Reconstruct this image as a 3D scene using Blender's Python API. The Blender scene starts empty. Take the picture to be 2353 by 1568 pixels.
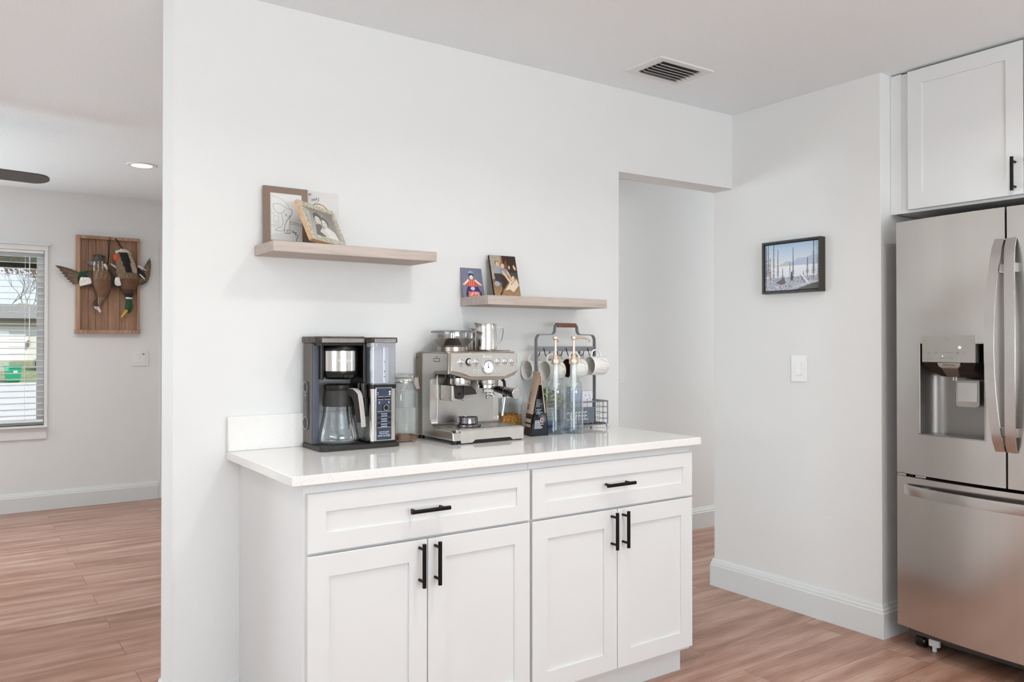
import bpy, bmesh, math, random
import numpy as np
from mathutils import Vector, Matrix
random.seed(7); rng = np.random.RandomState(5)
PI = math.pi
S = bpy.context.scene
COL = S.collection

# ------------------------------------------------------------------ camera
cd = bpy.data.cameras.new('camera'); cam = bpy.data.objects.new('camera', cd); COL.objects.link(cam)
cam.location = (0, -2.762, 1.276)
cam.rotation_euler = (math.radians(90.483), 0, math.radians(-34.85))
cd.sensor_width = 36; cd.lens = 36*1852.1/2353; cd.shift_y = -10.7/2353
cd.clip_start = .05; cd.clip_end = 400
S.camera = cam
# ------------------------------------------------------------------ view
S.view_settings.view_transform = 'Standard'; S.view_settings.look = 'None'
S.view_settings.gamma = 1; S.view_settings.use_curve_mapping = False
S.view_settings.exposure = 0.66
# ------------------------------------------------------------------ world
w = bpy.data.worlds.new('sky'); S.world = w; w.use_nodes = True
nt = w.node_tree; nt.nodes.clear()
o_ = nt.nodes.new('ShaderNodeOutputWorld'); b_ = nt.nodes.new('ShaderNodeBackground')
tc = nt.nodes.new('ShaderNodeTexCoord'); sx = nt.nodes.new('ShaderNodeSeparateXYZ'); cr = nt.nodes.new('ShaderNodeValToRGB')
cr.color_ramp.elements[0].position = .48; cr.color_ramp.elements[0].color = (.78, .84, .91, 1)
cr.color_ramp.elements[1].position = .62; cr.color_ramp.elements[1].color = (.50, .66, .86, 1)
mr = nt.nodes.new('ShaderNodeMath'); mr.operation = 'MULTIPLY_ADD'; mr.inputs[1].default_value = .5; mr.inputs[2].default_value = .5
nt.links.new(tc.outputs['Generated'], sx.inputs[0]); nt.links.new(sx.outputs['Z'], mr.inputs[0])
nt.links.new(mr.outputs[0], cr.inputs[0]); nt.links.new(cr.outputs[0], b_.inputs['Color'])
b_.inputs['Strength'].default_value = 0.9
nt.links.new(b_.outputs[0], o_.inputs[0])
# ------------------------------------------------------------------ sun, plus added fill lamps standing out of view
def lamp(name, kind, loc, energy, color=(1, 1, 1), size=None, size_y=None, target=None, spread=None, angle=None, parent=None):
    l = bpy.data.lights.new(name, kind); l.energy = energy; l.color = color
    if kind == 'AREA':
        l.shape = 'RECTANGLE' if size_y else 'DISK'; l.size = size
        if size_y: l.size_y = size_y
        if spread: l.spread = spread
    if kind == 'SUN': l.angle = angle or .01
    o = bpy.data.objects.new(name, l); COL.objects.link(o); o.location = loc
    if target is not None:
        o.rotation_euler = (Vector(target)-Vector(loc)).to_track_quat('-Z', 'Y').to_euler()
    if parent:
        o.parent = parent; o.location = Vector(loc)-parent.location
    return o
lamp('sunlight', 'SUN', (40, 10, 40), 2.6, (1, .95, .88), target=(10, 40, 0), angle=.01)
lamp('kitchen_back_fill', 'AREA', (0.9, -6.3, 1.15), 132, (.87, .965, 1), 2.6, 2.1, target=(1.8, 0, 18))  # fill lamp added at an unseen back opening, aimed up at the ceiling
lamp('kitchen_left_fill', 'AREA', (-2.95, -2.6, 1.45), 48, (.86, .965, 1), 2.2, 1.3, target=(3, -2.3, 20.0))  # fill lamp added on the unseen left side, also aimed upward
lamp('living_fill', 'AREA', (-1.8, 4.30, 1.32), 66, (.84, .955, 1), 1.5, 1.3, target=(-1.2, 0, 3.0))  # fill lamp added out of view to brighten the living room
lamp('hall_fill', 'AREA', (6.3, .6, 1.2), 19, (.95, .98, 1), .8, 1.8, target=(3.6, .75, 1.4))  # fill lamp added to brighten the hall, no window at this end

# ------------------------------------------------------------------ materials
def lin(h):
    if isinstance(h, str):
        h = h.lstrip('#'); v = [int(h[i:i+2], 16)/255 for i in (0, 2, 4)]
    else: v = [x/255 for x in h]
    return tuple(((x+.055)/1.055)**2.4 if x > .04045 else x/12.92 for x in v)
MATS = {}
def N(nt, t, **kw):
    n = nt.nodes.new('ShaderNode'+t)
    for k, v in kw.items(): setattr(n, k, v)
    return n
def mat(name, col, rough=.5, metal=0., var=.03, scale=30., bump=0., bscale=200., aniso=0., coat=0., spec=.5, emit=0., emcol=None, stretch=None, trans=0, ior=1.45, alpha=1):
    if name in MATS: return MATS[name]
    m = bpy.data.materials.new(name); m.use_nodes = True; nt = m.node_tree; p = nt.nodes['Principled BSDF']
    c = lin(col) if isinstance(col, str) or max(col) > 1.01 else col
    tc = N(nt, 'TexCoord'); mp = N(nt, 'Mapping'); nt.links.new(tc.outputs['Object'], mp.inputs[0])
    if stretch: mp.inputs['Scale'].default_value = stretch
    ns = N(nt, 'TexNoise'); ns.inputs['Scale'].default_value = scale; ns.inputs['Detail'].default_value = 4
    nt.links.new(mp.outputs[0], ns.inputs['Vector'])
    r = N(nt, 'ValToRGB'); r.color_ramp.elements[0].position = .3; r.color_ramp.elements[1].position = .7
    r.color_ramp.elements[0].color = tuple(min(1, x*(1-var)) for x in c)+(1,)
    r.color_ramp.elements[1].color = tuple(min(1, x*(1+var)) for x in c)+(1,)
    nt.links.new(ns.outputs[0], r.inputs[0]); nt.links.new(r.outputs[0], p.inputs['Base Color'])
    p.inputs['Roughness'].default_value = rough; p.inputs['Metallic'].default_value = metal
    p.inputs['Specular IOR Level'].default_value = spec
    p.inputs['Coat Weight'].default_value = coat; p.inputs['Coat Roughness'].default_value = .05
    p.inputs['Transmission Weight'].default_value = trans; p.inputs['IOR'].default_value = ior
    if aniso:
        p.inputs['Anisotropic'].default_value = aniso
        tg = N(nt, 'Tangent', direction_type='RADIAL', axis='Z'); nt.links.new(tg.outputs[0], p.inputs['Tangent'])
    if bump:
        b = N(nt, 'Bump'); b.inputs['Strength'].default_value = bump; b.inputs['Distance'].default_value = .002
        n2 = N(nt, 'TexNoise'); n2.inputs['Scale'].default_value = bscale; n2.inputs['Detail'].default_value = 3
        nt.links.new(tc.outputs['Object'], n2.inputs['Vector']); nt.links.new(n2.outputs[0], b.inputs['Height']); nt.links.new(b.outputs[0], p.inputs['Normal'])
    if emit:
        p.inputs['Emission Color'].default_value = (lin(emcol) if emcol else c)+(1,); p.inputs['Emission Strength'].default_value = emit
    MATS[name] = m; return m
def glassy(name, tint, refl=.9, rough=.02, dens=1.0, base=.04):
    if name in MATS: return MATS[name]
    m = bpy.data.materials.new(name); m.use_nodes = True; nt = m.node_tree; nt.nodes.clear()
    o = N(nt, 'OutputMaterial'); mx = N(nt, 'MixShader'); tr = N(nt, 'BsdfTransparent'); gl = N(nt, 'BsdfGlossy')
    lw = N(nt, 'LayerWeight'); lw.inputs['Blend'].default_value = .35
    mm = N(nt, 'Math', operation='MULTIPLY_ADD'); mm.inputs[1].default_value = refl*.75; mm.inputs[2].default_value = base
    ns = N(nt, 'TexNoise'); ns.inputs['Scale'].default_value = 8
    rr = N(nt, 'ValToRGB'); t = lin(tint)
    rr.color_ramp.elements[0].color = tuple(x*.97 for x in t)+(1,); rr.color_ramp.elements[1].color = t+(1,)
    nt.links.new(ns.outputs[0], rr.inputs[0]); nt.links.new(rr.outputs[0], tr.inputs[0])
    gl.inputs['Roughness'].default_value = rough; gl.inputs['Color'].default_value = (.95, .97, 1, 1)
    nt.links.new(lw.outputs['Facing'], mm.inputs[0]); nt.links.new(mm.outputs[0], mx.inputs[0])
    nt.links.new(tr.outputs[0], mx.inputs[1]); nt.links.new(gl.outputs[0], mx.inputs[2]); nt.links.new(mx.outputs[0], o.inputs[0])
    MATS[name] = m; return m
def wood(name, c1, c2, axis='X', scale=1., rough=.5, bump=.15, fine=60):
    if name in MATS: return MATS[name]
    m = bpy.data.materials.new(name); m.use_nodes = True; nt = m.node_tree; p = nt.nodes['Principled BSDF']
    tc = N(nt, 'TexCoord'); mp = N(nt, 'Mapping'); nt.links.new(tc.outputs['Object'], mp.inputs[0])
    sc = {'X': (.06, 1, 1), 'Y': (1, .06, 1), 'Z': (1, 1, .06)}[axis]
    mp.inputs['Scale'].default_value = tuple(s*scale for s in sc)
    a = N(nt, 'TexNoise'); a.inputs['Scale'].default_value = fine*1.5; a.inputs['Detail'].default_value = 8; a.inputs['Roughness'].default_value = .65
    b = N(nt, 'TexNoise'); b.inputs['Scale'].default_value = fine*.25; b.inputs['Detail'].default_value = 3
    nt.links.new(mp.outputs[0], a.inputs['Vector']); nt.links.new(mp.outputs[0], b.inputs['Vector'])
    ad = N(nt, 'Math', operation='MULTIPLY_ADD'); ad.inputs[1].default_value = .6
    h = N(nt, 'Math', operation='MULTIPLY'); h.inputs[1].default_value = .4; nt.links.new(b.outputs[0], h.inputs[0])
    nt.links.new(a.outputs[0], ad.inputs[0]); nt.links.new(h.outputs[0], ad.inputs[2])
    r = N(nt, 'ValToRGB'); r.color_ramp.elements[0].position = .36; r.color_ramp.elements[1].position = .62
    r.color_ramp.elements[0].color = lin(c1)+(1,); r.color_ramp.elements[1].color = lin(c2)+(1,)
    nt.links.new(ad.outputs[0], r.inputs[0]); nt.links.new(r.outputs[0], p.inputs['Base Color']); p.inputs['Roughness'].default_value = rough
    bp = N(nt, 'Bump'); bp.inputs['Strength'].default_value = bump; bp.inputs['Distance'].default_value = .001
    nt.links.new(a.outputs[0], bp.inputs['Height']); nt.links.new(bp.outputs[0], p.inputs['Normal'])
    MATS[name] = m; return m
def floor_mat():
    m = bpy.data.materials.new('plank_floor'); m.use_nodes = True; nt = m.node_tree; p = nt.nodes['Principled BSDF']; L = nt.links.new
    def M(op, a, b=None, c=None):
        n = N(nt, 'Math', operation=op)
        for i, v in enumerate((a, b, c)):
            if v is None: continue
            if isinstance(v, (int, float)): n.inputs[i].default_value = v
            else: L(v, n.inputs[i])
        return n.outputs[0]
    tc = N(nt, 'TexCoord'); sp = N(nt, 'SeparateXYZ'); L(tc.outputs['Object'], sp.inputs[0])
    X, Y = sp.outputs[0], sp.outputs[1]
    rf = M('DIVIDE', M('SUBTRACT', Y, .6618-.1932), .1932)
    row = M('FLOOR', rf); fy = M('FRACT', rf)
    par = M('MODULO', M('ABSOLUTE', row), 2.0)
    xf = M('DIVIDE', M('SUBTRACT', M('SUBTRACT', X, .595), M('MULTIPLY', par, .645)), 1.305)
    pk = M('FLOOR', xf); fx = M('FRACT', xf)
    ey = M('MULTIPLY', M('MINIMUM', fy, M('SUBTRACT', 1.0, fy)), .1932)
    ex = M('MULTIPLY', M('MINIMUM', fx, M('SUBTRACT', 1.0, fx)), 1.305)
    seam = M('LESS_THAN', M('MINIMUM', ex, ey), .0011)
    cb = N(nt, 'CombineXYZ'); L(row, cb.inputs[0]); L(pk, cb.inputs[1])
    wn = N(nt, 'TexWhiteNoise', noise_dimensions='3D'); L(cb.outputs[0], wn.inputs['Vector'])
    of = M('MULTIPLY', wn.outputs['Value'], 37.0)
    v = N(nt, 'CombineXYZ'); L(M('MULTIPLY_ADD', X, 1.3, of), v.inputs[0]); L(M('MULTIPLY_ADD', Y, 7.0, of), v.inputs[1]); L(of, v.inputs[2])
    n1 = N(nt, 'TexNoise'); n1.inputs['Scale'].default_value = 1.6; n1.inputs['Detail'].default_value = 3; L(v.outputs[0], n1.inputs['Vector'])
    wv = N(nt, 'TexWave', wave_type='BANDS', bands_direction='Y'); wv.inputs['Scale'].default_value = .42; wv.inputs['Distortion'].default_value = 14; wv.inputs['Detail'].default_value = 2.5; wv.inputs['Detail Scale'].default_value = .55
    L(v.outputs[0], wv.inputs['Vector'])
    v2 = N(nt, 'CombineXYZ'); L(M('MULTIPLY_ADD', X, 5.0, of), v2.inputs[0]); L(M('MULTIPLY_ADD', Y, 150.0, of), v2.inputs[1])
    n2 = N(nt, 'TexNoise'); n2.inputs['Scale'].default_value = 1.3; n2.inputs['Detail'].default_value = 5; L(v2.outputs[0], n2.inputs['Vector'])
    t = M('ADD', M('MULTIPLY', n1.outputs[0], .55), M('ADD', M('MULTIPLY', wv.outputs['Fac'], .10), M('MULTIPLY', n2.outputs[0], .50)))
    t = M('ADD', t, M('MULTIPLY', M('SUBTRACT', wn.outputs['Value'], .5), .10))
    r = N(nt, 'ValToRGB'); e = r.color_ramp.elements; e[0].position = .40; e[1].position = .76
    e[0].color = lin('#8c624c')+(1,); e[1].color = lin('#c8a794')+(1,)
    k = e.new(.58); k.color = lin('#ad8370')+(1,)
    L(t, r.inputs[0])
    mx = N(nt, 'Mix', data_type='RGBA'); L(seam, mx.inputs[0]); L(r.outputs[0], mx.inputs[6]); mx.inputs[7].default_value = lin('#6e4a3a')+(1,)
    L(mx.outputs[2], p.inputs['Base Color'])
    L(M('MULTIPLY_ADD', n2.outputs[0], .16, .24), p.inputs['Roughness'])
    bp = N(nt, 'Bump'); bp.inputs['Strength'].default_value = .25; bp.inputs['Distance'].default_value = .0015
    L(M('SUBTRACT', M('MULTIPLY', t, .5), seam), bp.inputs['Height']); L(bp.outputs[0], p.inputs['Normal'])
    return m
def quartz():
    m = bpy.data.materials.new('speckled_quartz'); m.use_nodes = True; nt = m.node_tree; p = nt.nodes['Principled BSDF']; L = nt.links.new
    tc = N(nt, 'TexCoord'); vo = N(nt, 'TexVoronoi'); vo.inputs['Scale'].default_value = 270; L(tc.outputs['Object'], vo.inputs['Vector'])
    lt = N(nt, 'Math', operation='LESS_THAN'); lt.inputs[1].default_value = .30; L(vo.outputs['Distance'], lt.inputs[0])
    sc = N(nt, 'SeparateColor'); L(vo.outputs['Color'], sc.inputs[0])
    g = N(nt, 'Math', operation='GREATER_THAN'); g.inputs[1].default_value = .90; L(sc.outputs[0], g.inputs[0])
    mu = N(nt, 'Math', operation='MULTIPLY'); L(lt.outputs[0], mu.inputs[0]); L(g.outputs[0], mu.inputs[1])
    m2 = N(nt, 'Math', operation='MULTIPLY'); L(mu.outputs[0], m2.inputs[0]); L(sc.outputs[1], m2.inputs[1])
    mx = N(nt, 'Mix', data_type='RGBA'); L(m2.outputs[0], mx.inputs[0]); mx.inputs[6].default_value = lin('#f1efec')+(1,); mx.inputs[7].default_value = lin('#a39b94')+(1,)
    L(mx.outputs[2], p.inputs['Base Color']); p.inputs['Roughness'].default_value = .07; p.inputs['Specular IOR Level'].default_value = .6
    return m
def attr_mat(name, rough=.45, coat=0.):
    if name in MATS: return MATS[name]
    m = bpy.data.materials.new(name); m.use_nodes = True; nt = m.node_tree; p = nt.nodes['Principled BSDF']
    a = N(nt, 'VertexColor'); a.layer_name = 'Col'; nt.links.new(a.outputs[0], p.inputs['Base Color'])
    p.inputs['Roughness'].default_value = rough; p.inputs['Coat Weight'].default_value = coat
    MATS[name] = m; return m
def speckle(name, a, b, scale=200, rough=.6, stretch=None, lo=.42, hi=.58, metal=0, bump=0):
    if name in MATS: return MATS[name]
    m = mat(name, a, rough, metal, 0, scale, bump, scale, stretch=stretch)
    r = [n for n in m.node_tree.nodes if n.type == 'VALTORGB'][0].color_ramp
    r.elements[0].position = lo; r.elements[1].position = hi
    r.elements[0].color = lin(a)+(1,); r.elements[1].color = lin(b)+(1,)
    return m
WALL = mat('wall_paint', (.80, .80, .79), .75, var=.006, scale=3, bump=.28, bscale=140, spec=.25)
CEIL = mat('ceiling_paint', (.88, .92, .945), .85, var=.01, scale=90, bump=.6, bscale=75, spec=.1)
TRIM = mat('trim_paint', (.73, .745, .74), .4, var=.008, scale=6)
WHITE = mat('white_trim_paint', (.80, .80, .79), .4, var=.01, scale=6)
CAB = mat('cabinet_lacquer', (.775, .775, .77), .38, var=.006, scale=4)
QZ = quartz(); FLOOR = floor_mat()
BLK = mat('black_metal', '#161415', .38, .6, var=.1, scale=80)
PLATE = mat('white_plastic', (.82, .82, .81), .3, var=.01)
STEEL = mat('fridge_steel', '#cfcac5', .22, 1., var=.035, scale=14, stretch=(1, 1, .03), aniso=.8)  # faint vertical colour streaks stand in for streaky reflections
SS = mat('brushed_stainless', '#c9c5c0', .27, 1., var=.04, scale=20, stretch=(.1, 1, 1))
SSD = mat('warm_stainless', '#a59a90', .3, 1., var=.04, scale=20)
CHROME = mat('chrome', '#dcdde0', .06, 1., var=.01)
BPL = mat('black_plastic', '#15130f', .3, var=.1, scale=40)
BPLM = mat('matt_black_plastic', '#2c2826', .45, var=.08, scale=40)
GREYM = mat('warm_grey_metal', '#6d635d', .38, .7, var=.05, scale=30)
SHELF = wood('grey_oak', '#a8988e', '#c6b9b0', 'X', 1, .55, .2, 70)
DARK = mat('dark_void', '#0b0a09', .8)

# ------------------------------------------------------------------ mesh helpers
ORG = [Vector((0, 0, 0))]
class MB:
    def __init__(s): s.bm = bmesh.new(); s.mats = []; s.cur = 0; s.col = None
    def m(s, mt):
        if mt not in s.mats: s.mats.append(mt)
        s.cur = s.mats.index(mt); return s
    def face(s, vs):
        try:
            f = s.bm.faces.new(vs); f.material_index = s.cur; return f
        except ValueError: return None
    def box(s, x0, x1, y0, y1, z0, z1, bev=0, seg=2):
        a = bmesh.ops.create_cube(s.bm, size=1)['verts']
        for v in a: v.co = Vector(((x0+x1)/2+v.co.x*(x1-x0), (y0+y1)/2+v.co.y*(y1-y0), (z0+z1)/2+v.co.z*(z1-z0)))
        fs = set(f for v in a for f in v.link_faces)
        for f in fs: f.material_index = s.cur
        if bev:
            es = list(set(e for v in a for e in v.link_edges))
            r = bmesh.ops.bevel(s.bm, geom=es, offset=min(bev, .49*min(abs(x1-x0), abs(y1-y0), abs(z1-z0))), segments=seg, affect='EDGES', profile=.5, clamp_overlap=True)
            for f in r['faces']: f.material_index = s.cur
        return s
    def rings(s, R, closed=True, cap=(True, True)): s._rings(R, closed, cap); return s
    def _rings(s, R, closed=True, cap=(True, True)):
        V = [[s.bm.verts.new(p) for p in r] for r in R]; n = len(R[0])
        for a, b in zip(V, V[1:]):
            for i in range(n if closed else n-1):
                j = (i+1) % n; s.face((a[i], a[j], b[j], b[i]))
        if cap[0]: s.face(V[0][::-1])
        if cap[1]: s.face(V[-1])
        return V
    def prism(s, pts, axis, d0, d1, bev=0, seg=2):
        f = {'x': lambda a, b, d: (d, a, b), 'y': lambda a, b, d: (a, d, b), 'z': lambda a, b, d: (a, b, d)}[axis]
        V = s._rings([[f(a, b, d0) for a, b in pts], [f(a, b, d1) for a, b in pts]])
        if bev:
            es = [e for vs in V for i, v in enumerate(vs) for e in v.link_edges if e.other_vert(v) in (vs[(i+1) % len(vs)],)]
            r = bmesh.ops.bevel(s.bm, geom=list(set(es)), offset=bev, segments=seg, affect='EDGES', profile=.5, clamp_overlap=True)
            for q in r['faces']: q.material_index = s.cur
        return s
    def lathe(s, prof, c=(0, 0, 0), axis='z', seg=36, cap=(True, True), sq=None):
        R = []
        for r, h in prof:
            ring = []
            for i in range(seg):
                a = 2*PI*i/seg; ca, sa = math.cos(a), math.sin(a); k = 1
                if sq: k = 1/((abs(ca)**sq+abs(sa)**sq)**(1/sq))
                x, y = max(r, 1e-5)*ca*k, max(r, 1e-5)*sa*k
                p = {'z': (x, y, h), 'y': (x, h, y), 'x': (h, x, y)}[axis]
                ring.append((p[0]+c[0], p[1]+c[1], p[2]+c[2]))
            R.append(ring)
        s.rings(R, cap=cap); return s
    def cyl(s, p0, p1, r, seg=20, r1=None):
        return s.tube([p0, p1], [r, r if r1 is None else r1], seg)
    def frames(s, P, closed=False, up=None):
        P = [Vector(p) for p in P]; n = len(P); T = []
        for i in range(n):
            a = P[(i-1) % n] if (closed or i) else P[i]; b = P[(i+1) % n] if (closed or i < n-1) else P[i]
            T.append((b-a).normalized())
        u = Vector(up) if up else (Vector((0, 0, 1)) if abs(T[0].z) < .9 else Vector((1, 0, 0)))
        out = []; u = (u-T[0]*u.dot(T[0])).normalized()
        for i in range(n):
            if up: u = Vector(up); 
            u = u-T[i]*u.dot(T[i])
            if u.length < 1e-6: u = Vector((1, 0, 0))-T[i]*T[i].x
            u.normalize(); out.append((P[i], T[i], u.copy(), T[i].cross(u)))
        return out
    def tube(s, P, r, seg=10, closed=False):
        R = []
        for i, (p, t, u, v) in enumerate(s.frames(P, closed)):
            rr = r[i] if isinstance(r, (list, tuple)) else r
            R.append([p+u*math.cos(2*PI*k/seg)*rr+v*math.sin(2*PI*k/seg)*rr for k in range(seg)])
        if closed: R.append(R[0])
        s.rings(R, cap=(not closed, not closed)); return s
    def sweep(s, P, sec, up, closed=False):
        R = []
        for i, (p, t, u, v) in enumerate(s.frames(P, closed, up)):
            sc = sec[i] if isinstance(sec[0][0], (list, tuple)) else sec
            R.append([p+v*a+u*b for a, b in sc])
        s.rings(R, cap=(not closed, not closed)); return s
    def ell(s, c, rx, ry, rz, seg=16, M=None):
        a = bmesh.ops.create_uvsphere(s.bm, u_segments=seg, v_segments=max(6, seg//2), radius=1)['verts']
        for v in a:
            q = Vector((v.co.x*rx, v.co.y*ry, v.co.z*rz)); q = M @ q if M else q; v.co = q+Vector(c)
        for f in set(f for v in a for f in v.link_faces): f.material_index = s.cur
        return s
    def xf(s, M): bmesh.ops.transform(s.bm, matrix=M, verts=s.bm.verts); return s
    def build(s, name, parent=None, mt=None, smooth=True, ang=38, colf=None):
        if mt: s.mats = [mt] if not s.mats else s.mats
        bm = s.bm; bmesh.ops.remove_doubles(bm, verts=bm.verts, dist=1e-6)
        bmesh.ops.recalc_face_normals(bm, faces=bm.faces)
        off = ORG[0]
        me = bpy.data.meshes.new(name)
        if colf: cols = [colf(v.co) for v in bm.verts]
        for v in bm.verts: v.co -= off
        for f in bm.faces: f.smooth = smooth
        if smooth:
            lim = math.radians(ang)
            for e in bm.edges:
                if len(e.link_faces) != 2 or e.calc_face_angle(0) > lim: e.smooth = False
        bm.to_mesh(me); bm.free()
        if colf:
            ca = me.color_attributes.new('Col', 'FLOAT_COLOR', 'POINT')
            ca.data.foreach_set('color', [x for c in cols for x in (*c, 1)])
        for q in s.mats: me.materials.append(q)
        o = bpy.data.objects.new(name, me); COL.objects.link(o)
        if smooth and not colf:
            wn_ = o.modifiers.new('weighted_normals', 'WEIGHTED_NORMAL'); wn_.keep_sharp = True; wn_.weight = 80
        if parent is not None: o.parent = parent
        elif off.length: o.location = off
        return o
def thing(name, label, cat, loc=(0, 0, 0), group=None):
    o = bpy.data.objects.new(name, None); COL.objects.link(o); o.location = loc; o.empty_display_size = .05
    ORG[0] = Vector(loc); return tag(o, label, cat, group)
def tag(o, label, cat, group=None):
    o['label'] = label; o['category'] = cat
    if group: o['group'] = group
    return o
def world(): ORG[0] = Vector((0, 0, 0))
def struct(name, mb, mt=None, parent=None, **k):
    o = mb.build(name, parent, mt, **k)
    if parent is None: o['kind'] = 'structure'
    return o
def copy_tree(o, loc):
    c = o.copy(); COL.objects.link(c); c.location = loc
    def rec(a, b):
        for ch in a.children:
            d = ch.copy(); COL.objects.link(d); d.parent = b; rec(ch, d)
    rec(o, c); return c
def text(body, size, M, depth=.0004, parent=None, mt=None, name='lettering', align='CENTER', extra_scale=(1, 1, 1)):
    cu = bpy.data.curves.new('txt', 'FONT'); cu.body = body; cu.size = size; cu.extrude = depth; cu.align_x = align; cu.align_y = 'CENTER'; cu.resolution_u = 3
    to = bpy.data.objects.new('txt', cu); COL.objects.link(to)
    dg = bpy.context.evaluated_depsgraph_get(); me = bpy.data.meshes.new_from_object(to.evaluated_get(dg))
    bpy.data.objects.remove(to); bpy.data.curves.remove(cu)
    me.transform(Matrix.Translation(-ORG[0]) @ M @ Matrix.Diagonal((*extra_scale, 1)))
    me.materials.clear(); me.materials.append(mt); me.name = name
    o = bpy.data.objects.new(name, me); COL.objects.link(o)
    if parent is not None: o.parent = parent
    return o
def facing(loc, n='-y', roll=0):
    """text plane looking along n"""
    R = {'-y': Matrix(((1, 0, 0), (0, 0, -1), (0, 1, 0))), '-x': Matrix(((0, 0, -1), (-1, 0, 0), (0, 1, 0)))}[n].to_4x4()
    return Matrix.Translation(loc) @ R @ Matrix.Rotation(roll, 4, 'Z')
def sm(P, n=5):
    """Catmull-Rom smoothing of a path"""
    P = [Vector(p) for p in P]; out = []
    for i in range(len(P)-1):
        a, b, c, d = P[max(0, i-1)], P[i], P[i+1], P[min(len(P)-1, i+2)]
        for k in range(n):
            t = k/n; out.append(.5*((2*b)+(c-a)*t+(2*a-5*b+4*c-d)*t*t+(3*b-a-3*c+d)*t**3))
    return out+[P[-1]]
def arc(cx, cz, r, a0, a1, n=8): return [(cx+r*math.cos(math.radians(a0+(a1-a0)*i/n)), cz+r*math.sin(math.radians(a0+(a1-a0)*i/n))) for i in range(n+1)]
def rrect(x0, x1, y0, y1, r, n=5): return arc(x1-r, y1-r, r, 0, 90, n)+arc(x0+r, y1-r, r, 90, 180, n)+arc(x0+r, y0+r, r, 180, 270, n)+arc(x1-r, y0+r, r, 270, 360, n)
class Pic:
    def __init__(s, nx, ny, bg):
        s.nx, s.ny = nx, ny; s.a = np.zeros((ny, nx, 3)); s.a[:] = lin(bg)
        s.X, s.Y = np.meshgrid((np.arange(nx)+.5)/nx, (np.arange(ny)+.5)/ny)
    def put(s, mk, c, al=1): s.a[mk] = s.a[mk]*(1-al)+np.array(lin(c))*al
    def grad(s, y0, y1, c0, c1):
        t = np.clip((s.Y-y0)/(y1-y0), 0, 1)[..., None]; mk = (s.Y >= y0) & (s.Y <= y1)
        g = np.array(lin(c0))*(1-t)+np.array(lin(c1))*t; s.a[mk] = g[mk]
    def poly(s, P, c, al=1):
        ins = np.zeros(s.X.shape, bool); n = len(P)
        for i in range(n):
            (x0, y0), (x1, y1) = P[i], P[(i+1) % n]
            if y0 == y1: continue
            k = ((s.Y > min(y0, y1)) & (s.Y <= max(y0, y1))) & (s.X < (x1-x0)*(s.Y-y0)/(y1-y0)+x0); ins ^= k
        s.put(ins, c, al)
    def circ(s, x, y, rx, ry, c, al=1): s.put(((s.X-x)/rx)**2+((s.Y-y)/ry)**2 < 1, c, al)
    def line(s, P, w, c, al=1, asp=1):
        for (x0, y0), (x1, y1) in zip(P, P[1:]):
            dx, dy = x1-x0, (y1-y0)*asp; L = max(dx*dx+dy*dy, 1e-9)
            t = np.clip(((s.X-x0)*dx+(s.Y-y0)*asp*dy)/L, 0, 1)
            s.put((s.X-x0-t*dx)**2+((s.Y-y0)*asp-t*dy)**2 < w*w, c, al)
    def noise(s, mk, amp, blk=1):
        n = rng.rand(s.ny//blk+1, s.nx//blk+1).repeat(blk, 0).repeat(blk, 1)[:s.ny, :s.nx, None]
        s.a = np.where(mk[..., None], np.clip(s.a*(1+amp*(n*2-1)), 0, 1), s.a)
    def build(s, name, O, U, V, parent, mt):
        nx, ny = s.nx, s.ny; O, U, V = Vector(O)-ORG[0], Vector(U), Vector(V)
        vs = [tuple(O+U*(i/(nx-1))+V*(j/(ny-1))) for j in range(ny) for i in range(nx)]
        fs = [(j*nx+i, j*nx+i+1, (j+1)*nx+i+1, (j+1)*nx+i) for j in range(ny-1) for i in range(nx-1)]
        me = bpy.data.meshes.new(name); me.from_pydata(vs, [], fs)
        ca = me.color_attributes.new('Col', 'FLOAT_COLOR', 'POINT')
        d = np.ones((ny*nx, 4)); d[:, :3] = s.a.reshape(-1, 3); ca.data.foreach_set('color', d.ravel())
        me.materials.append(mt); o = bpy.data.objects.new(name, me); COL.objects.link(o); o.parent = parent; return o

# ================================================================== THE SETTING
H = 2.453
world()
struct('floor', MB().box(-3, 6.6, -6.4, 4.5, -.12, 0), FLOOR, smooth=False)
struct('ceiling', MB().box(-3, 6.6, -6.4, 4.5, H, H+.12), CEIL, smooth=False)
T = .163
struct('wall_back', MB().prism([(.588, 0), (2.52, 0), (2.52, 2.0705), (3.33, 2.0705), (3.33, H+.03), (.588, H+.03)], 'y', 0, .126, .003).box(.5881, 2.515, .12, T, 0, H+.03, .003), WALL)
struct('wall_right', MB().box(3.311, 4.3, -.8085, .126, 0, H+.03, .004), WALL)
struct('wall_recess', MB().box(4.2, 4.3, -1.95, -.80, 0, H).box(3.311, 4.3, -2.05, -1.9, 0, H), WALL)
struct('wall_kitchen_right', MB().box(4.2, 4.3, -6.4, -2.04, 0, H), WALL)
struct('wall_hall', MB().box(3.0, 6.6, 1.072, 1.19, 0, H).box(6.5, 6.6, .12, 1.1, 0, H).box(4.29, 6.6, .0, .126, 0, H), WALL)
struct('wall_living_right', MB().box(3.0, 3.1, 1.19, 4.4, 0, H), WALL)
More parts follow.
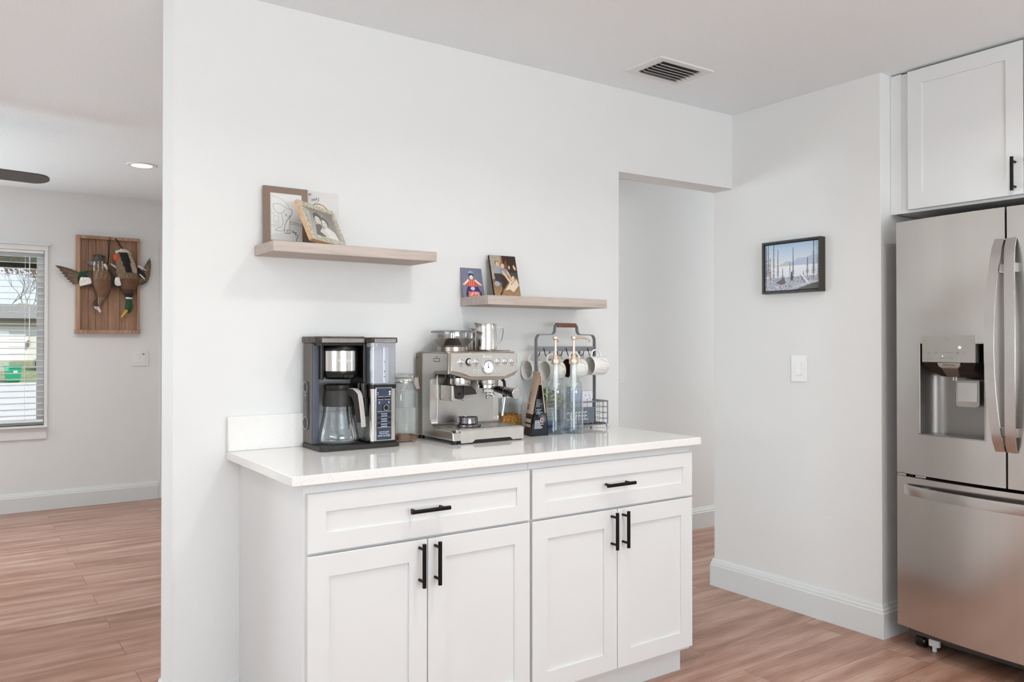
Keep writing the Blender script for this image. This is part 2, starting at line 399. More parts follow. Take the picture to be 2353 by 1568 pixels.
# far wall of the living room with its window and an added unseen opening on the left
yf = 4.361
f = MB()
for a in [(-3, -2.6, 0, H), (-1.0, -.62, 0, H), (-2.6, -1.0, 0, .65), (-2.6, -1.0, 1.98, H), (-.62, .59, 0, .648), (-.62, .59, 1.984, H), (.59, 3.1, 0, H)]:
    f.box(a[0], a[1], yf, yf+.14, a[2], a[3])
struct('wall_far', f, WALL, smooth=False)
f = MB()
for a in [(-6.4, -3.8, 0, H), (-1.4, 4.5, 0, H), (-3.8, -1.4, 0, .75), (-3.8, -1.4, 2.12, H)]: f.box(-3.12, -3, a[0], a[1], a[2], a[3])
struct('wall_left', f, WALL, smooth=False)
f = MB()
for a in [(-3, -.75, 0, H), (1.95, 4.3, 0, H), (-.75, 1.95, 2.22, H)]: f.box(a[0], a[1], -6.52, -6.4, a[2], a[3])
struct('wall_behind', f, WALL, smooth=False)
# baseboards
def baseboard(name, P, h=.143, t=.016):
    sec = [(0, 0), (t, 0), (t, .108), (t-.003, .112), (t-.004, .122), (t-.008, .128), (t-.0085, .134), (t-.012, h), (0, h)]
    mb = MB(); R = []
    for i, p in enumerate(P):
        p = Vector((*p, 0)); d0 = (p-Vector((*P[i-1], 0))).normalized() if i else None; d1 = (Vector((*P[i+1], 0))-p).normalized() if i < len(P)-1 else None
        n0 = Vector((d0.y, -d0.x, 0)) if d0 else None; n1 = Vector((d1.y, -d1.x, 0)) if d1 else None
        n = n0 if n1 is None else n1 if n0 is None else (n0+n1)/(1+n0.dot(n1))
        R.append([p+n*a+Vector((0, 0, b)) for a, b in sec])
    mb.rings(R); return struct(name, mb, TRIM, ang=20)
baseboard('baseboard_right', [(3.42, .126), (3.311, .126), (3.311, -.8085), (4.15, -.8085)])
baseboard('baseboard_back', [(.588, T), (.588, 0), (.802, 0)])
baseboard('baseboard_back_jamb', [(2.345, 0), (2.52, 0), (2.52, T)])
baseboard('baseboard_hall', [(3.0, 1.072), (6.5, 1.072)])
baseboard('baseboard_far', [(-3, yf), (1.41, yf)])
# door casing at the far wall
struct('trim_1', MB().box(1.412, 1.475, yf-.018, yf-.0005, 0, 2.05, .003).box(2.2, 2.263, yf-.018, yf-.0005, 0, 2.05, .003).box(1.412, 2.263, yf-.018, yf-.0005, 2.0502, 2.12, .003), WHITE)
d = MB().box(1.476, 2.199, yf-.008, yf-.0005, .005, 2.049, .002)
d = struct('door_1', d, WHITE); MB().m(BLK).cyl((1.54, yf-.06, 1.0), (1.54, yf, 1.0), .012).build('door_handle', d)
# living room window
wt = thing('window_1', '', ''); del wt['label'], wt['category']; wt['kind'] = 'structure'
mb = MB().m(WHITE)
mb.box(.545, .5895, yf+.05, yf+.12, .673, 1.949, .003).box(-.62, .5895, yf+.05, yf+.12, 1.95, 1.9835).box(-.62, -.58, yf+.05, yf+.12, .673, 1.949).box(-.62, .5895, yf+.05, yf+.12, .6485, .672, .003).box(-.62, .59, yf+.06, yf+.11, 1.383, 1.402, .003)
mb.build('window_frame', wt)
mb = MB().m(WHITE).box(.588, .611, yf-.014, yf, .60, 2.0, .002).box(-.66, .612, yf-.016, yf, 1.984, 2.022, .002).box(-.68, .624, yf-.032, yf, 2.022, 2.037, .004)
mb.build('casing', wt)
MB().m(WHITE).box(-.68, .612, yf-.045, yf+.05, .632, .648, .004).box(-.66, .606, yf-.016, yf, .545, .632, .003).build('window_sill', wt)
MB().m(glassy('window_glass', '#fafafa', .4, .01, base=.01)).box(-.60, .56, yf+.085, yf+.089, .66, 1.96).build('glass_pane', wt, smooth=False)
# unseen window frames added behind the camera for the fill lamps and reflections
f = MB().m(WHITE)
for x0, x1, z0, z1 in [(-.75, -.68, 0, 2.22), (1.88, 1.95, 0, 2.22), (-.75, 1.95, 2.15, 2.22), (.57, .63, 0, 2.22)]: f.box(x0, x1, -6.5, -6.42, z0, z1, .003)
struct('added_window_2', f)
f = MB().m(WHITE)
for y0, y1, z0, z1 in [(-3.8, -3.75, .75, 2.12), (-1.45, -1.4, .75, 2.12), (-3.8, -1.4, 2.07, 2.12), (-3.8, -1.4, .75, .8), (-2.62, -2.58, .75, 2.12)]: f.box(-3.1, -3.02, y0, y1, z0, z1, .003)
struct('added_window_3', f)
# blinds
bl = thing('window_blind', 'white horizontal slat blind hanging in the living room window, slats open', 'blind', (0, yf+.02, 1.98))
SL = mat('blind_slat', (.88, .88, .86), .4)
MB().m(SL).box(-.6, .584, yf-.002, yf+.045, 1.962, 1.9835, .003).build('head_rail', bl)
nsl = 0
for i in range(28):
    z = 1.934-.0466*i
    if z < .70: break
    mb = MB().m(SL); tl = math.radians(4)
    mb.prism([(yf+.02-.024*math.cos(tl), z-.024*math.sin(tl)-.001), (yf+.02, z+.001), (yf+.02+.024*math.cos(tl), z+.024*math.sin(tl)-.001), (yf+.02+.024*math.cos(tl), z+.024*math.sin(tl)+.002), (yf+.02, z+.004), (yf+.02-.024*math.cos(tl), z-.024*math.sin(tl)+.002)], 'x', -.6, .584)
    mb.build('slat', bl); nsl = z
MB().m(SL).box(-.6, .584, yf, yf+.045, nsl-.05, nsl-.03, .003).build('bottom_rail', bl)
for x in (.46, -.2): MB().m(SL).cyl((x, yf-.005, nsl-.03), (x, yf-.005, 1.94), .0012, 6).build('ladder_cord', bl)
MB().m(SL).cyl((.49, yf-.008, 1.25), (.49, yf-.008, 1.93), .003, 8).build('tilt_wand', bl)

# ================================================================== OUTDOORS
world()
CONC = mat('concrete', '#cfcac2', .9, var=.06, scale=1.5); GRASS = speckle('lawn_grass', '#767c55', '#989a70', 3, .95, lo=.35, hi=.65)
def slab(name, P, mt):
    mb = MB(); mb.m(mt).rings([[(x, y, z-.3) for x, y, z in P], P]); return struct(name, mb, smooth=False)
slab('driveway', [(-30, 4.6, -.25), (45, 4.6, -.25), (60, 53, -1.06), (-45, 53, -1.06)], CONC)
slab('lawn', [(-45, 53, -1.06), (60, 53, -1.06), (60, 67.2, -.05), (-45, 67.2, -.05)], GRASS)
slab('lawn_beyond', [(-60, 67.2, -.05), (90, 67.2, -.05), (90, 140, 0), (-60, 140, 0)], GRASS)
# roof overhang above the window
SOFF = speckle('porch_soffit', '#6a6748', '#918d68', 60, .8, stretch=(1, .05, 1), lo=.35, hi=.65)
mb = MB().m(SOFF).box(-3.2, 6.8, 4.52, 10.0, 2.36, 2.44); mb.m(mat('dark_fascia', '#3d3a30', .7)).box(-3.2, 6.8, 10.0, 10.05, 2.30, 2.50)
struct('porch_roof', mb, smooth=False)
# neighbour's house
hs = thing('neighbour_house', 'low white house with grey shingle roof across the street, seen through the window', 'house', (4, 68, 0))
MB().m(mat('render_wall', '#e9e4da', .9)).box(-14, 22, 67.4, 76, -.1, 2.95).build('wall', hs, smooth=False)
MB().m(mat('shingle', '#8f8b84', .9, var=.12, scale=4)).prism([(66.6, 3.12), (71.7, 4.35), (76.8, 3.12), (76.8, 3.0), (66.6, 3.0)], 'x', -15, 23).build('roof', hs, smooth=False)
MB().m(mat('dark_eave', '#4c4640', .8)).box(-15, 23, 66.56, 67.38, 2.94, 3.10).build('fascia', hs, smooth=False)
MB().m(mat('eave_shade_beige', '#b7ad9c', .8)).box(-14.5, 22.5, 67.30, 67.4, 2.52, 2.94).build('eave_shade_band', hs, smooth=False)  # beige band paints the shade under the eave onto the wall top
gd = MB().m(mat('garage_door_paint', '#f3f1ec', .7))
for k in range(4): gd.box(-1.0, 4.6, 67.33, 67.4, -.02+.52*k, -.02+.52*k+.5, .01)
gd.build('garage_door', hs)
lt = MB().m(mat('lantern_bronze', '#6e5c3a', .6)).box(4.72, 4.86, 67.12, 67.33, 1.02, 1.50, .02).build('wall_lantern', hs)
# wheelie bin
bn = thing('wheeled_bin', 'green wheeled rubbish bin standing at the kerb outside the window', 'bin', (3.05, 53.6, -1.05))
GRN = mat('bin_green', '#1f9a6c', .5)
mb = MB().m(GRN); mb.rings([[(3.05+sx*a, 53.6+sy*a, z) for sx, sy in ((-1, -1), (1, -1), (1, 1), (-1, 1))] for a, z in ((.33, -1.0), (.36, -.95), (.43, -.13))]); mb.build('body', bn)
MB().m(GRN).prism([(53.1, -.13), (54.05, -.13), (54.05, -.08), (53.6, -.02), (53.1, -.07)], 'x', 2.58, 3.52, .01).build('lid', bn)
MB().m(PLATE).box(3.05, 3.25, 53.155, 53.165, -.5, -.35).build('sticker', bn)
for x in (2.72, 3.38): MB().m(BPL).cyl((x-.03, 53.95, -.96), (x+.03, 53.95, -.96), .1).build('wheel', bn)
# parked car
cr_ = thing('parked_car', 'dark grey car parked by the white garage across the street', 'car', (6.6, 60.5, -.55))
PAINT = mat('car_paint', '#50555c', .3, .5, coat=1)
mb = MB().m(PAINT).prism([(4.62, -.25), (4.62, .12), (4.8, .28), (5.7, .42), (6.4, .85), (8.0, .88), (8.7, .45), (9.0, .35), (9.0, -.25)], 'y', 59.7, 61.4, .06); mb.build('body', cr_)
mb = MB().m(mat('car_window', '#20262c', .1)).prism([(5.85, .43), (6.45, .80), (7.95, .82), (8.5, .46)], 'y', 59.685, 61.415).build('windows', cr_, smooth=False)
for x in (5.25, 8.2):
    for y in (59.75, 61.2):
        wh = MB().m(BPL).lathe([(.0, -.1), (.3, -.1), (.33, -.06), (.33, .1), (0, .1)], (x, y, -.27), 'y', 28).build('wheel', cr_)
        MB().m(SS).lathe([(0, -.115), (.18, -.112), (.2, -.1), (.2, -.09)], (x, y, -.27), 'y', 20).build('hub_cap', wh)
# trees behind the house
def bare_tree(x, y, h, seed, label, tuft=True):
    r = random.Random(seed); t = thing('bare_tree', label, 'tree', (x, y, 0), 'trees behind the house across the street')
    mb = MB().m(mat('bark', '#8b8274', .9)); lf = MB().m(speckle('rusty_leaves', '#86684f', '#a08866', 2, .9))
    def br(p, d, L, rad, k):
        q = p+d*L; mb.tube([p, (p+q)/2+Vector((r.uniform(-.1, .1), 0, r.uniform(-.1, .1)))*L, q], [rad, rad*.8, rad*.6], 6)
        if k == 0:
            for _ in range(1 if (tuft and r.random() < .22) else 0):
                c = q+Vector((r.uniform(-.4, .4), r.uniform(-.4, .4), r.uniform(-.3, .3))); [lf.ell(c+Vector((r.uniform(-.3, .3), 0, r.uniform(-.3, .3))), .11, .08, .07, 6) for _q in range(9)]
            return
        for _ in range(3): br(q, (d+Vector((r.uniform(-.8, .8), r.uniform(-.3, .3), r.uniform(-.1, .5)))).normalized(), L*r.uniform(.6, .8), rad*.6, k-1)
    br(Vector((x, y, 0)), Vector((0, 0, 1)), h*.38, h*.011, 4)
    mb.build('branches', t)
    if len(lf.bm.verts): lf.build('leaves', t)
bare_tree(5.9, 88, 8.6, 4, 'nearly bare tree with rusty leaf tufts above the grey roof, right side of window')
bare_tree(4.2, 92, 9, 9, 'thin leafless tree above the grey roof, left side of window', False)
hb = thing('shrub', 'olive green bushy treetop showing above the grey roof outside', 'shrub', (6.2, 84, 0))
mb = MB().m(speckle('foliage', '#7f7c42', '#a39e6a', 2, .9)); r = random.Random(3)
for k in range(110): mb.ell((6.3+r.uniform(-1.5, 2.2), 84+r.uniform(-1, 1), 2.4+r.uniform(-2.4, 2.3)), .45, .4, .35, 8)
mb.build('foliage', hb)

# ================================================================== CEILING FITTINGS
def vent():
    t = thing('ceiling_vent', 'white louvred air vent in the kitchen ceiling', 'vent', (2.54, -.305, H))
    mb = MB().m(WHITE); x0, x1, y0, y1 = 2.377, 2.70, -.412, -.196; a, b, c, d = 2.425, 2.655, -.38, -.225
    z = H-.006
    for q in [(x0, x1, y0, c), (x0, x1, d, y1), (x0, a, c, d), (b, x1, c, d)]: mb.box(q[0], q[1], q[2], q[3], z, H)
    mb.build('frame', t)
    MB().m(mat('duct', '#3f3d3a', .7)).box(a, b, c, d, H-.0008, H-.0002).build('duct_opening', t)
    for k in range(6):
        y = c+.014+k*.0252
        mb = MB().m(WHITE).prism([(y-.010, H-.018), (y-.008, H-.0185), (y+.008, H-.008), (y+.006, H-.007)], 'x', a-.002, b+.002)
        mb.build('louvre', t)
vent()
def downlight(x, y, label, e, vis=True):
    t = thing('recessed_light', label, 'light', (x, y, H), 'recessed ceiling downlights')
    MB().m(WHITE).lathe([(.062, -.002), (.066, -.006), (.088, -.005), (.092, -.001), (.092, 0), (.062, 0)], (x, y, H), 'z', 40, cap=(False, False)).build('trim_ring', t)
    MB().m(mat('lamp_lens', (1, .98, .94), .5, emit=9, emcol='#fffaf0')).lathe([(0, -.003), (.063, -.003)], (x, y, H), 'z', 32, cap=(False, False)).build('lens', t)
    lamp('downlight_lamp', 'AREA', (x, y, H-.012), e, (1, .98, .95), .12, target=(x, y, 0), parent=t, spread=math.radians(150))
downlight(1.03, 3.0, 'lit round recessed light near the living room wall edge, glowing white', 3.5)
downlight(-.22, 2.75, 'recessed light at the left edge of the living room ceiling, only its rim showing', 3.5)
for x, y, n, e in [(-.3, -.95, 'left of the wall end', 3.5), (1.45, -1.35, 'in front of the coffee counter', 4.5), (2.55, -1.75, 'in front of the fridge', 4.5), (1.1, -3.2, 'right of the camera', 2), (.4, -4.6, 'at the back of the kitchen', 5)]:
    downlight(x, y, 'recessed kitchen downlight '+n, e)
# fan
fn = thing('ceiling_fan', 'grey bladed ceiling fan at the left edge, one blade tip showing', 'fan', (-.32, 2.22, H))
MB().m(BPLM).lathe([(.07, 0), (.07, -.03), (.015, -.05), (.015, -.16), (.10, -.18), (.11, -.26), (.08, -.30), (0, -.31)], (-.32, 2.22, H), 'z', 28).build('motor', fn)
FB = mat('fan_blade', '#55524e', .45)
for k in range(3):
    mb = MB().m(FB); tip = arc(.70, .01, .075, -85, 75, 8)
    pts = [(.10, -.045), (.30, -.075)]+[(x, y) for x, y in tip]+[(.30, .085), (.10, .05)]
    mb.rings([[(x, y, -.004) for x, y in pts], [(x, y, .004) for x, y in pts]])
    mb.xf(Matrix.Translation((-.32, 2.22, 2.178)) @ Matrix.Rotation(math.radians(9+120*k), 4, 'Z') @ Matrix.Rotation(math.radians(-9), 4, 'X'))
    mb.build('blade', fn)

# ================================================================== WALL PLATES
def plate(name, label, cat, c, n, wd, ht, rockers, extra=None):
    """n: '-y' or '-x' plate on a wall"""
    t = thing(name, label, cat, c)
    def bx(mb, u0, u1, z0, z1, d0, d1, bev):
        if n == '-y': mb.box(c[0]+u0, c[0]+u1, c[1]-d1, c[1]-d0, c[2]+z0, c[2]+z1, bev)
        else: mb.box(c[0]-d1, c[0]-d0, c[1]-u1, c[1]-u0, c[2]+z0, c[2]+z1, bev)
    mb = MB().m(PLATE); bx(mb, -wd/2, wd/2, -ht/2, ht/2, 0, .006, .002); mb.build('cover_plate', t)
    for u in rockers:
        mb = MB().m(PLATE); bx(mb, u-.0165, u+.0165, -.033, .033, .0045, .0095, .0025); mb.build('rocker', t)
    return t
plate('light_switch', 'white single rocker light switch on the wall below the black framed picture', 'switch', (3.311, -.3985, 1.156), '-x', .084, .126, [0])
t = plate('light_switch', 'white double light switch below the mounted ducks in the living room', 'switch', (1.267, yf, 1.152), '-y', .124, .124, [-.023, .023])
mb = MB().m(mat('sticker_grey', '#8b8a83', .6)); mb.prism([(1.29, 1.176), (1.280, 1.188), (1.283, 1.194), (1.29, 1.190), (1.297, 1.194), (1.300, 1.188)], 'y', yf-.0108, yf-.0094); mb.build('heart_sticker', t)
plate('light_switch', 'white switch plate on the hallway wall, just past the opening edge', 'switch', (3.50, 1.072, 1.079), '-y', .084, .122, [0])

# ================================================================== SHELVES
def shelf(label, x0, x1, yb, z0, z1):
    t = MB().m(SHELF).box(x0, x1, yb, -.0005, z0, z1, .0012, 1)
    ORG[0] = Vector((x0, 0, z0)); o = t.build('floating_shelf'); tag(o, label, 'shelf', 'floating shelves on the kitchen wall'); world()
shelf('grey oak floating shelf, the upper left one holding the two picture frames', .850, 1.4525, -.197, 1.5735, 1.608)
shelf('grey oak floating shelf, the lower right one holding two small photos', 1.671, 2.2705, -.203, 1.4235, 1.459)

# ================================================================== BASE CABINETS + COUNTER
def shaker(mb, P, x0, x1, z0, z1, f, th, st, dep=.007):
    """P(u, z, d) -> point; door front at depth f, thickness th behind it"""
    o = [(x0, z0), (x1, z0), (x1, z1), (x0, z1)]; i = [(x0+st, z0+st), (x1-st, z0+st), (x1-st, z1-st), (x0+st, z1-st)]
    e = .0015; oe = [(x0+e, z0+e), (x1-e, z0+e), (x1-e, z1-e), (x0+e, z1-e)]
    mb.rings([[P(a, b, f+th) for a, b in o], [P(a, b, f+e) for a, b in o], [P(a, b, f) for a, b in oe], [P(a, b, f) for a, b in i], [P(a, b, f+dep) for a, b in i]])
def bar_handle(parent, P, a, vertical, c, L, out=.032, r=.0062, sp=.096):
    mb = MB().m(BLK); g = (lambda s: P(a, c+s, -out)) if vertical else (lambda s: P(a+s, c, -out))
    h = (lambda s, d: P(a, c+s, d)) if vertical else (lambda s, d: P(a+s, c, d))
    mb.cyl(g(-L/2), g(L/2), r, 16)
    for s in (-sp/2, sp/2): mb.cyl(h(s, -out), h(s, 0), .0045, 12)
    return mb.build('handle', parent)
YD = -.612
def PB(u, z, d): return (u, YD+d, z)
def base_cab(label, x0, x1, sl, sr, dl, dm, dr, hx):
    t = thing('base_cabinet', label, 'cabinet', ((x0+x1)/2, -.3, 0), 'white shaker base cabinets under the counter')
    mb = MB().m(CAB); mb.box(x0, x1, -.593, -.0005, .1, .885, .001).box(x0, x1, -.543, -.02, 0, .101)
    mb.build('body', t)
    mb = MB().m(CAB); shaker(mb, PB, dl, dr, .692, .857, 0, .019, .052); d = mb.build('drawer_front', t); bar_handle(d, PB, hx, False, .777, .132)
    for a, b, hh in ((dl, dm-.0015, dm-.029), (dm+.0015, dr, dm+.0245)):
        mb = MB().m(CAB); shaker(mb, PB, a, b, .115, .684, 0, .019, .062); d = mb.build('door', t)
        bar_handle(d, PB, hh, True, .613, .130)
base_cab('white base cabinet with drawer and two doors, left half under the coffee machines', .803, 1.5745, 1, 0, .811, 1.187, 1.5695, 1.181)
base_cab('white base cabinet with drawer and two doors, right half under the mug rack', 1.5755, 2.345, 0, 1, 1.580, 1.9558, 2.3415, 1.948)
world()
ORG[0] = Vector((1.56, -.3, .886))
o = MB().m(QZ).box(.759, 2.372, -.631, -.0005, .886, .914, .003, 2).build('countertop'); tag(o, 'white speckled quartz worktop slab on the base cabinets', 'countertop')
ORG[0] = Vector((1.56, -.01, .914))
o = MB().m(QZ).box(.759, 2.372, -.020, -.0005, .9142, 1.03, .002, 1).build('backsplash'); tag(o, 'low speckled quartz upstand along the wall behind the worktop', 'backsplash'); world()

# ================================================================== UPPER CABINET ABOVE THE FRIDGE
XU = 3.392
def PU(u, z, d): return (XU-.02+d, -u, z)
t = thing('upper_cabinet', 'tall white shaker cabinet above the fridge', 'cabinet', (3.7, -1.35, 1.84))
mb = MB().m(CAB).box(XU, 4.0, -1.87, -.832, 1.838, 2.444, .001); mb.box(XU-.004, XU+.02, -.858, -.8095, 1.838, 2.447, .001); mb.build('body', t)
for a, b, hh in ((.895, 1.3505, 1.3225), (1.3535, 1.809, 1.38)):
    mb = MB().m(CAB); shaker(mb, PU, a, b, 1.849, 2.443, 0, .019, .062); d = mb.build('door', t); bar_handle(d, PU, hh, True, 1.928, .130)

# ================================================================== FRIDGE
YC = -1.352
def XF(y): return 3.222+.050*((y-YC)/.452)**2
fr = thing('refrigerator', 'stainless steel french door fridge with ice and water dispenser', 'refrigerator', (3.55, YC, 0))
GB = mat('fridge_side', '#55524f', .5, .3)
def curved(mb, ys, zs, hole=None, back=3.35, inset=0):
    V = {}
    def v(i, j):
        if (i, j) not in V: V[i, j] = mb.bm.verts.new((XF(ys[i])+inset, ys[i], zs[j]))
        return V[i, j]
    B = {}
    def b(i, j):
        if (i, j) not in B: B[i, j] = mb.bm.verts.new((back, ys[i], zs[j]))
        return B[i, j]
    ok = lambda i, j: 0 <= i < len(ys)-1 and 0 <= j < len(zs)-1 and not (hole and hole(ys[i], ys[i+1], zs[j], zs[j+1]))
    for i in range(len(ys)-1):
        for j in range(len(zs)-1):
            if not ok(i, j): continue
            mb.face((v(i, j), v(i+1, j), v(i+1, j+1), v(i, j+1)))
            for di, dj, p, q in ((-1, 0, (i, j), (i, j+1)), (1, 0, (i+1, j), (i+1, j+1)), (0, -1, (i, j), (i+1, j)), (0, 1, (i, j+1), (i+1, j+1))):
                if not ok(i+di, j+dj): mb.face((v(*p), v(*q), b(*q), b(*p)))
def lins(a, b, n): return [a+(b-a)*i/n for i in range(n+1)]
HY0, HY1, HZ0, HZ1 = -1.011, -1.276, .905, 1.275
MB().m(GB).box(3.36, 4.12, -1.802, -.902, .03, 1.775, .003).m(DARK).box(3.345, 3.362, -1.79, -.915, .08, 1.77).build('body', fr)
ys = lins(-.900, HY0, 6)+lins(HY0, HY1, 12)[1:]+lins(HY1, -1.349, 5)[1:]
mb = MB().m(STEEL); curved(mb, ys, [.735, .75, HZ0, HZ1, 1.77, 1.784], lambda a, b, c, d: a <= HY0+1e-6 and b >= HY1-1e-6 and c >= HZ0-1e-6 and d <= HZ1+1e-6)
dl = mb.build('left_door', fr, ang=30)
mb = MB().m(STEEL); curved(mb, lins(-1.356, -1.804, 16), [.735, 1.784]); dr_ = mb.build('right_door', fr, ang=30)
mb = MB().m(STEEL); curved(mb, lins(-.900, -1.804, 30), [.098, .722]); fz = mb.build('freezer_drawer', fr, ang=30)
MB().m(GB).box(3.30, 3.36, -1.79, -.93, .062, .095, .004).build('kick_plate', fr)
MB().m(BPL).cyl((3.36, -.975, .031), (3.36, -.945, .031), .031, 20).m(SS).cyl((3.345, -.98, .031), (3.345, -.975, .031), .012, 10).build('caster', fr)
MB().m(PLATE).box(3.335, 3.352, -1.040, -.995, .020, .050, .005).box(3.338, 3.350, -1.025, -1.010, 0, .022, .002).build('levelling_foot', fr)
MB().m(SS).box(3.262, 3.33, -.945, -.907, .7235, .7335, .002).m(BPL).cyl((3.268, -.955, .7285), (3.268, -.975, .7285), .005).m(SS).box(3.258, 3.33, -1.03, -.985, .7235, .7335, .002).build('hinge', fr)
# dispenser
GREYG = mat('recess_grey', '#8d8986', .3, .85, var=.03, scale=5)
rc = MB().m(GREYG); n = 10
prof = [(3.25, HY0)]+[(3.25+.085*math.sin(a), HY0-.07*(1-math.cos(a))) for a in [PI/2*k/8 for k in range(1, 9)]]
prof += [(3.335, HY1+.05)]+[(3.335-.105*(1-math.cos(a)), HY1+.05-.05*math.sin(a)) for a in [PI/2*k/6 for k in range(1, 7)]]
rc.rings([[(x, y, HZ0+.003) for x, y in prof], [(x, y, HZ1-.001) for x, y in prof]], closed=False, cap=(False, False))
rc.m(GREYG).box(3.232, 3.34, HY1+.001, HY0-.001, HZ0, HZ0+.004)
rc.m(DARK).box(3.26, 3.34, HY1, HY0, HZ1-.004, HZ1)
disp = rc.build('dispenser_recess', dl, ang=60)
e = .0025; rim = MB().m(SS)
pf = lambda y, z: (XF(y)-.001, y, z)
rim.tube([pf(HY0, z) for z in lins(HZ0, HZ1, 4)], e, 6).tube([pf(HY1, z) for z in lins(HZ0, HZ1, 4)], e, 6).tube([pf(y, HZ0) for y in lins(HY0, HY1, 8)], e, 6).tube([pf(y, HZ1) for y in lins(HY0, HY1, 8)], e, 6)
rim.build('dispenser_rim', dl)
CPM = mat('control_glass', '#b3afa8', .22, .7, var=.02, scale=4)
cpX = 3.218
mb = MB().m(CPM).prism([(HY0-.026, 1.200), (HY1+.032, 1.200), (HY1+.032, 1.305), (HY0-.026, 1.305)], 'x', cpX, 3.25, .0015); cp = mb.build('control_panel', dl)
hood = MB().m(mat('dispenser_hood', '#2b2725', .3, .3))
hood.rings([[(3.222, HY0-.027, 1.199), (3.222, HY1+.033, 1.199), (3.33, HY1+.004, 1.199), (3.33, HY0-.004, 1.199)], [(3.235, HY0-.040, 1.180), (3.235, HY1+.045, 1.180), (3.33, HY1+.010, 1.175), (3.33, HY0-.010, 1.175)], [(3.252, -1.075, 1.155), (3.252, -1.225, 1.158), (3.33, HY1+.012, 1.142), (3.33, -1.035, 1.150)], [(3.262, -1.098, 1.1435), (3.262, -1.20, 1.1445), (3.33, HY1+.016, 1.128), (3.33, -1.055, 1.1405)]])
hood.build('hood', dl)
chin = MB().m(mat('chin_silver', '#bdb8b1', .3, .7)).rings([[(3.219, -1.098, 1.1985), (3.219, -1.186, 1.1985), (3.232, -1.186, 1.1985), (3.232, -1.098, 1.1985)], [(3.223, -1.101, 1.184), (3.223, -1.181, 1.184), (3.24, -1.181, 1.184), (3.24, -1.101, 1.184)], [(3.228, -1.110, 1.177), (3.228, -1.171, 1.177), (3.242, -1.171, 1.177), (3.242, -1.110, 1.177)]]).build('badge', dl)
INK = mat('print_grey', '#5a564e', .5)
text('LINEAR Inverter', .0095, facing((3.2195, -1.142, 1.1905), '-x'), .0002, chin, INK, extra_scale=(.75, 1, 1))
MB().m(mat('nozzle_brown', '#6f625c', .3, .5)).rings([[(3.2225, -1.104, 1.1985), (3.2225, -1.178, 1.1985), (3.26, -1.178, 1.1985), (3.26, -1.104, 1.1985)], [(3.232, -1.112, 1.170), (3.232, -1.172, 1.170), (3.265, -1.172, 1.170), (3.265, -1.112, 1.170)], [(3.248, -1.122, 1.143), (3.248, -1.168, 1.143), (3.268, -1.168, 1.143), (3.268, -1.122, 1.143)]]).build('nozzle', dl)
for y in (-1.128, -1.138): MB().m(PLATE).cyl((3.262, y-.012, 1.128), (3.262, y-.012, 1.145), .0026).build('water_spout', dl)
mb = MB().m(mat('paddle_grey', '#a8a39d', .3, .5)); pts = [(-1.135, 1.13), (-1.135, 1.035)]+[(-1.135-.012*(1-math.cos(a)), 1.035-.012*math.sin(a)) for a in (PI/4, PI/2)]+[(-1.212, 1.023), (-1.222, 1.027), (-1.225, 1.035), (-1.225, 1.13)]
mb.prism(pts, 'x', 3.288, 3.296, .002); mb.m(SS).prism([(-1.143, 1.12), (-1.143, 1.045), (-1.217, 1.045), (-1.217, 1.12)], 'x', 3.2865, 3.289, .001)
mb.build('dispenser_paddle', dl)
for s, y, z, sz in [('ThinQ', -1.137, 1.291, .0075), ('Filter', -1.068, 1.238, .007), ('Express\nFreeze', -1.0935, 1.238, .0062), ('Freezer', -1.121, 1.2385, .007), ('Refrigerator', -1.149, 1.239, .007), ('Energy\nSaver', -1.178, 1.239, .0062), ('Wi-Fi', -1.206, 1.239, .0065), ('Cubed', -1.116, 1.217, .0065), ('Water', -1.134, 1.217, .0065), ('Crushed', -1.154, 1.217, .0065), ('Lock 3 sec', -1.070, 1.214, .0055)]:
    text(s, sz*.74, facing((cpX-.0002, y, z), '-x'), .0001, cp, INK, extra_scale=(.9, 1, 1))
mb = MB().m(mat('indicator_light', '#ffffff', .4, emit=1.0, emcol='#f4fbff')).lathe([(0, -.0006), (.0050, -.0006), (.0050, 0)], (cpX, -1.185, 1.259), 'x', 20, cap=(False, False)); mb.build('indicator_light', cp)
mb = MB().m(MATS['indicator_light']).lathe([(0, -.0006), (.0018, -.0006), (.0018, 0)], (cpX, -1.119, 1.2245), 'x', 12, cap=(False, False)); mb.build('indicator_light', cp)
HND = mat('handle_steel', '#c9c5c1', .22, 1., var=.02, aniso=.5)
def vhandle(par, yt, ym):
    P, Q = [], []; n = 22
    for k in range(n+1):
        s = k/n; z = .872+(1.664-.872)*s; bow = math.sin(PI*s)**.55; y = yt+(ym-yt)*math.sin(PI*s)
        P.append((XF(y)-.006-.052*bow, y, z))
    sec = [(-.0175, -.004), (.0175, -.004), (.0185, 0), (.0175, .004), (-.0175, .004), (-.0185, 0)]
    mb = MB().m(HND); mb.sweep(P, [(b, a) for a, b in sec], (0, 1, 0))
    for s in (.12, .88):
        k = int(s*n); p = Vector(P[k]); mb.box(p.x, XF(p.y)+.002, p.y-.010, p.y+.010, p.z-.018, p.z+.018, .003)
    mb.build('handle', par)
vhandle(dl, -1.334, -1.318); vhandle(dr_, -1.374, -1.390)
P = []
for k in range(25):
    s = k/24; y = -.945-.815*s; P.append((XF(y)-.008-.045*math.sin(PI*s)**.5, y, .672))
mb = MB().m(HND); mb.sweep(P, [(-.004, -.020), (.004, -.020), (.006, 0), (.004, .020), (-.004, .020)], (0, 0, 1))
for k in (2, 22): p = Vector(P[k]); mb.box(p.x, XF(p.y)+.002, p.y-.012, p.y+.012, .660, .684, .003)
mb.build('handle', fz)
world()


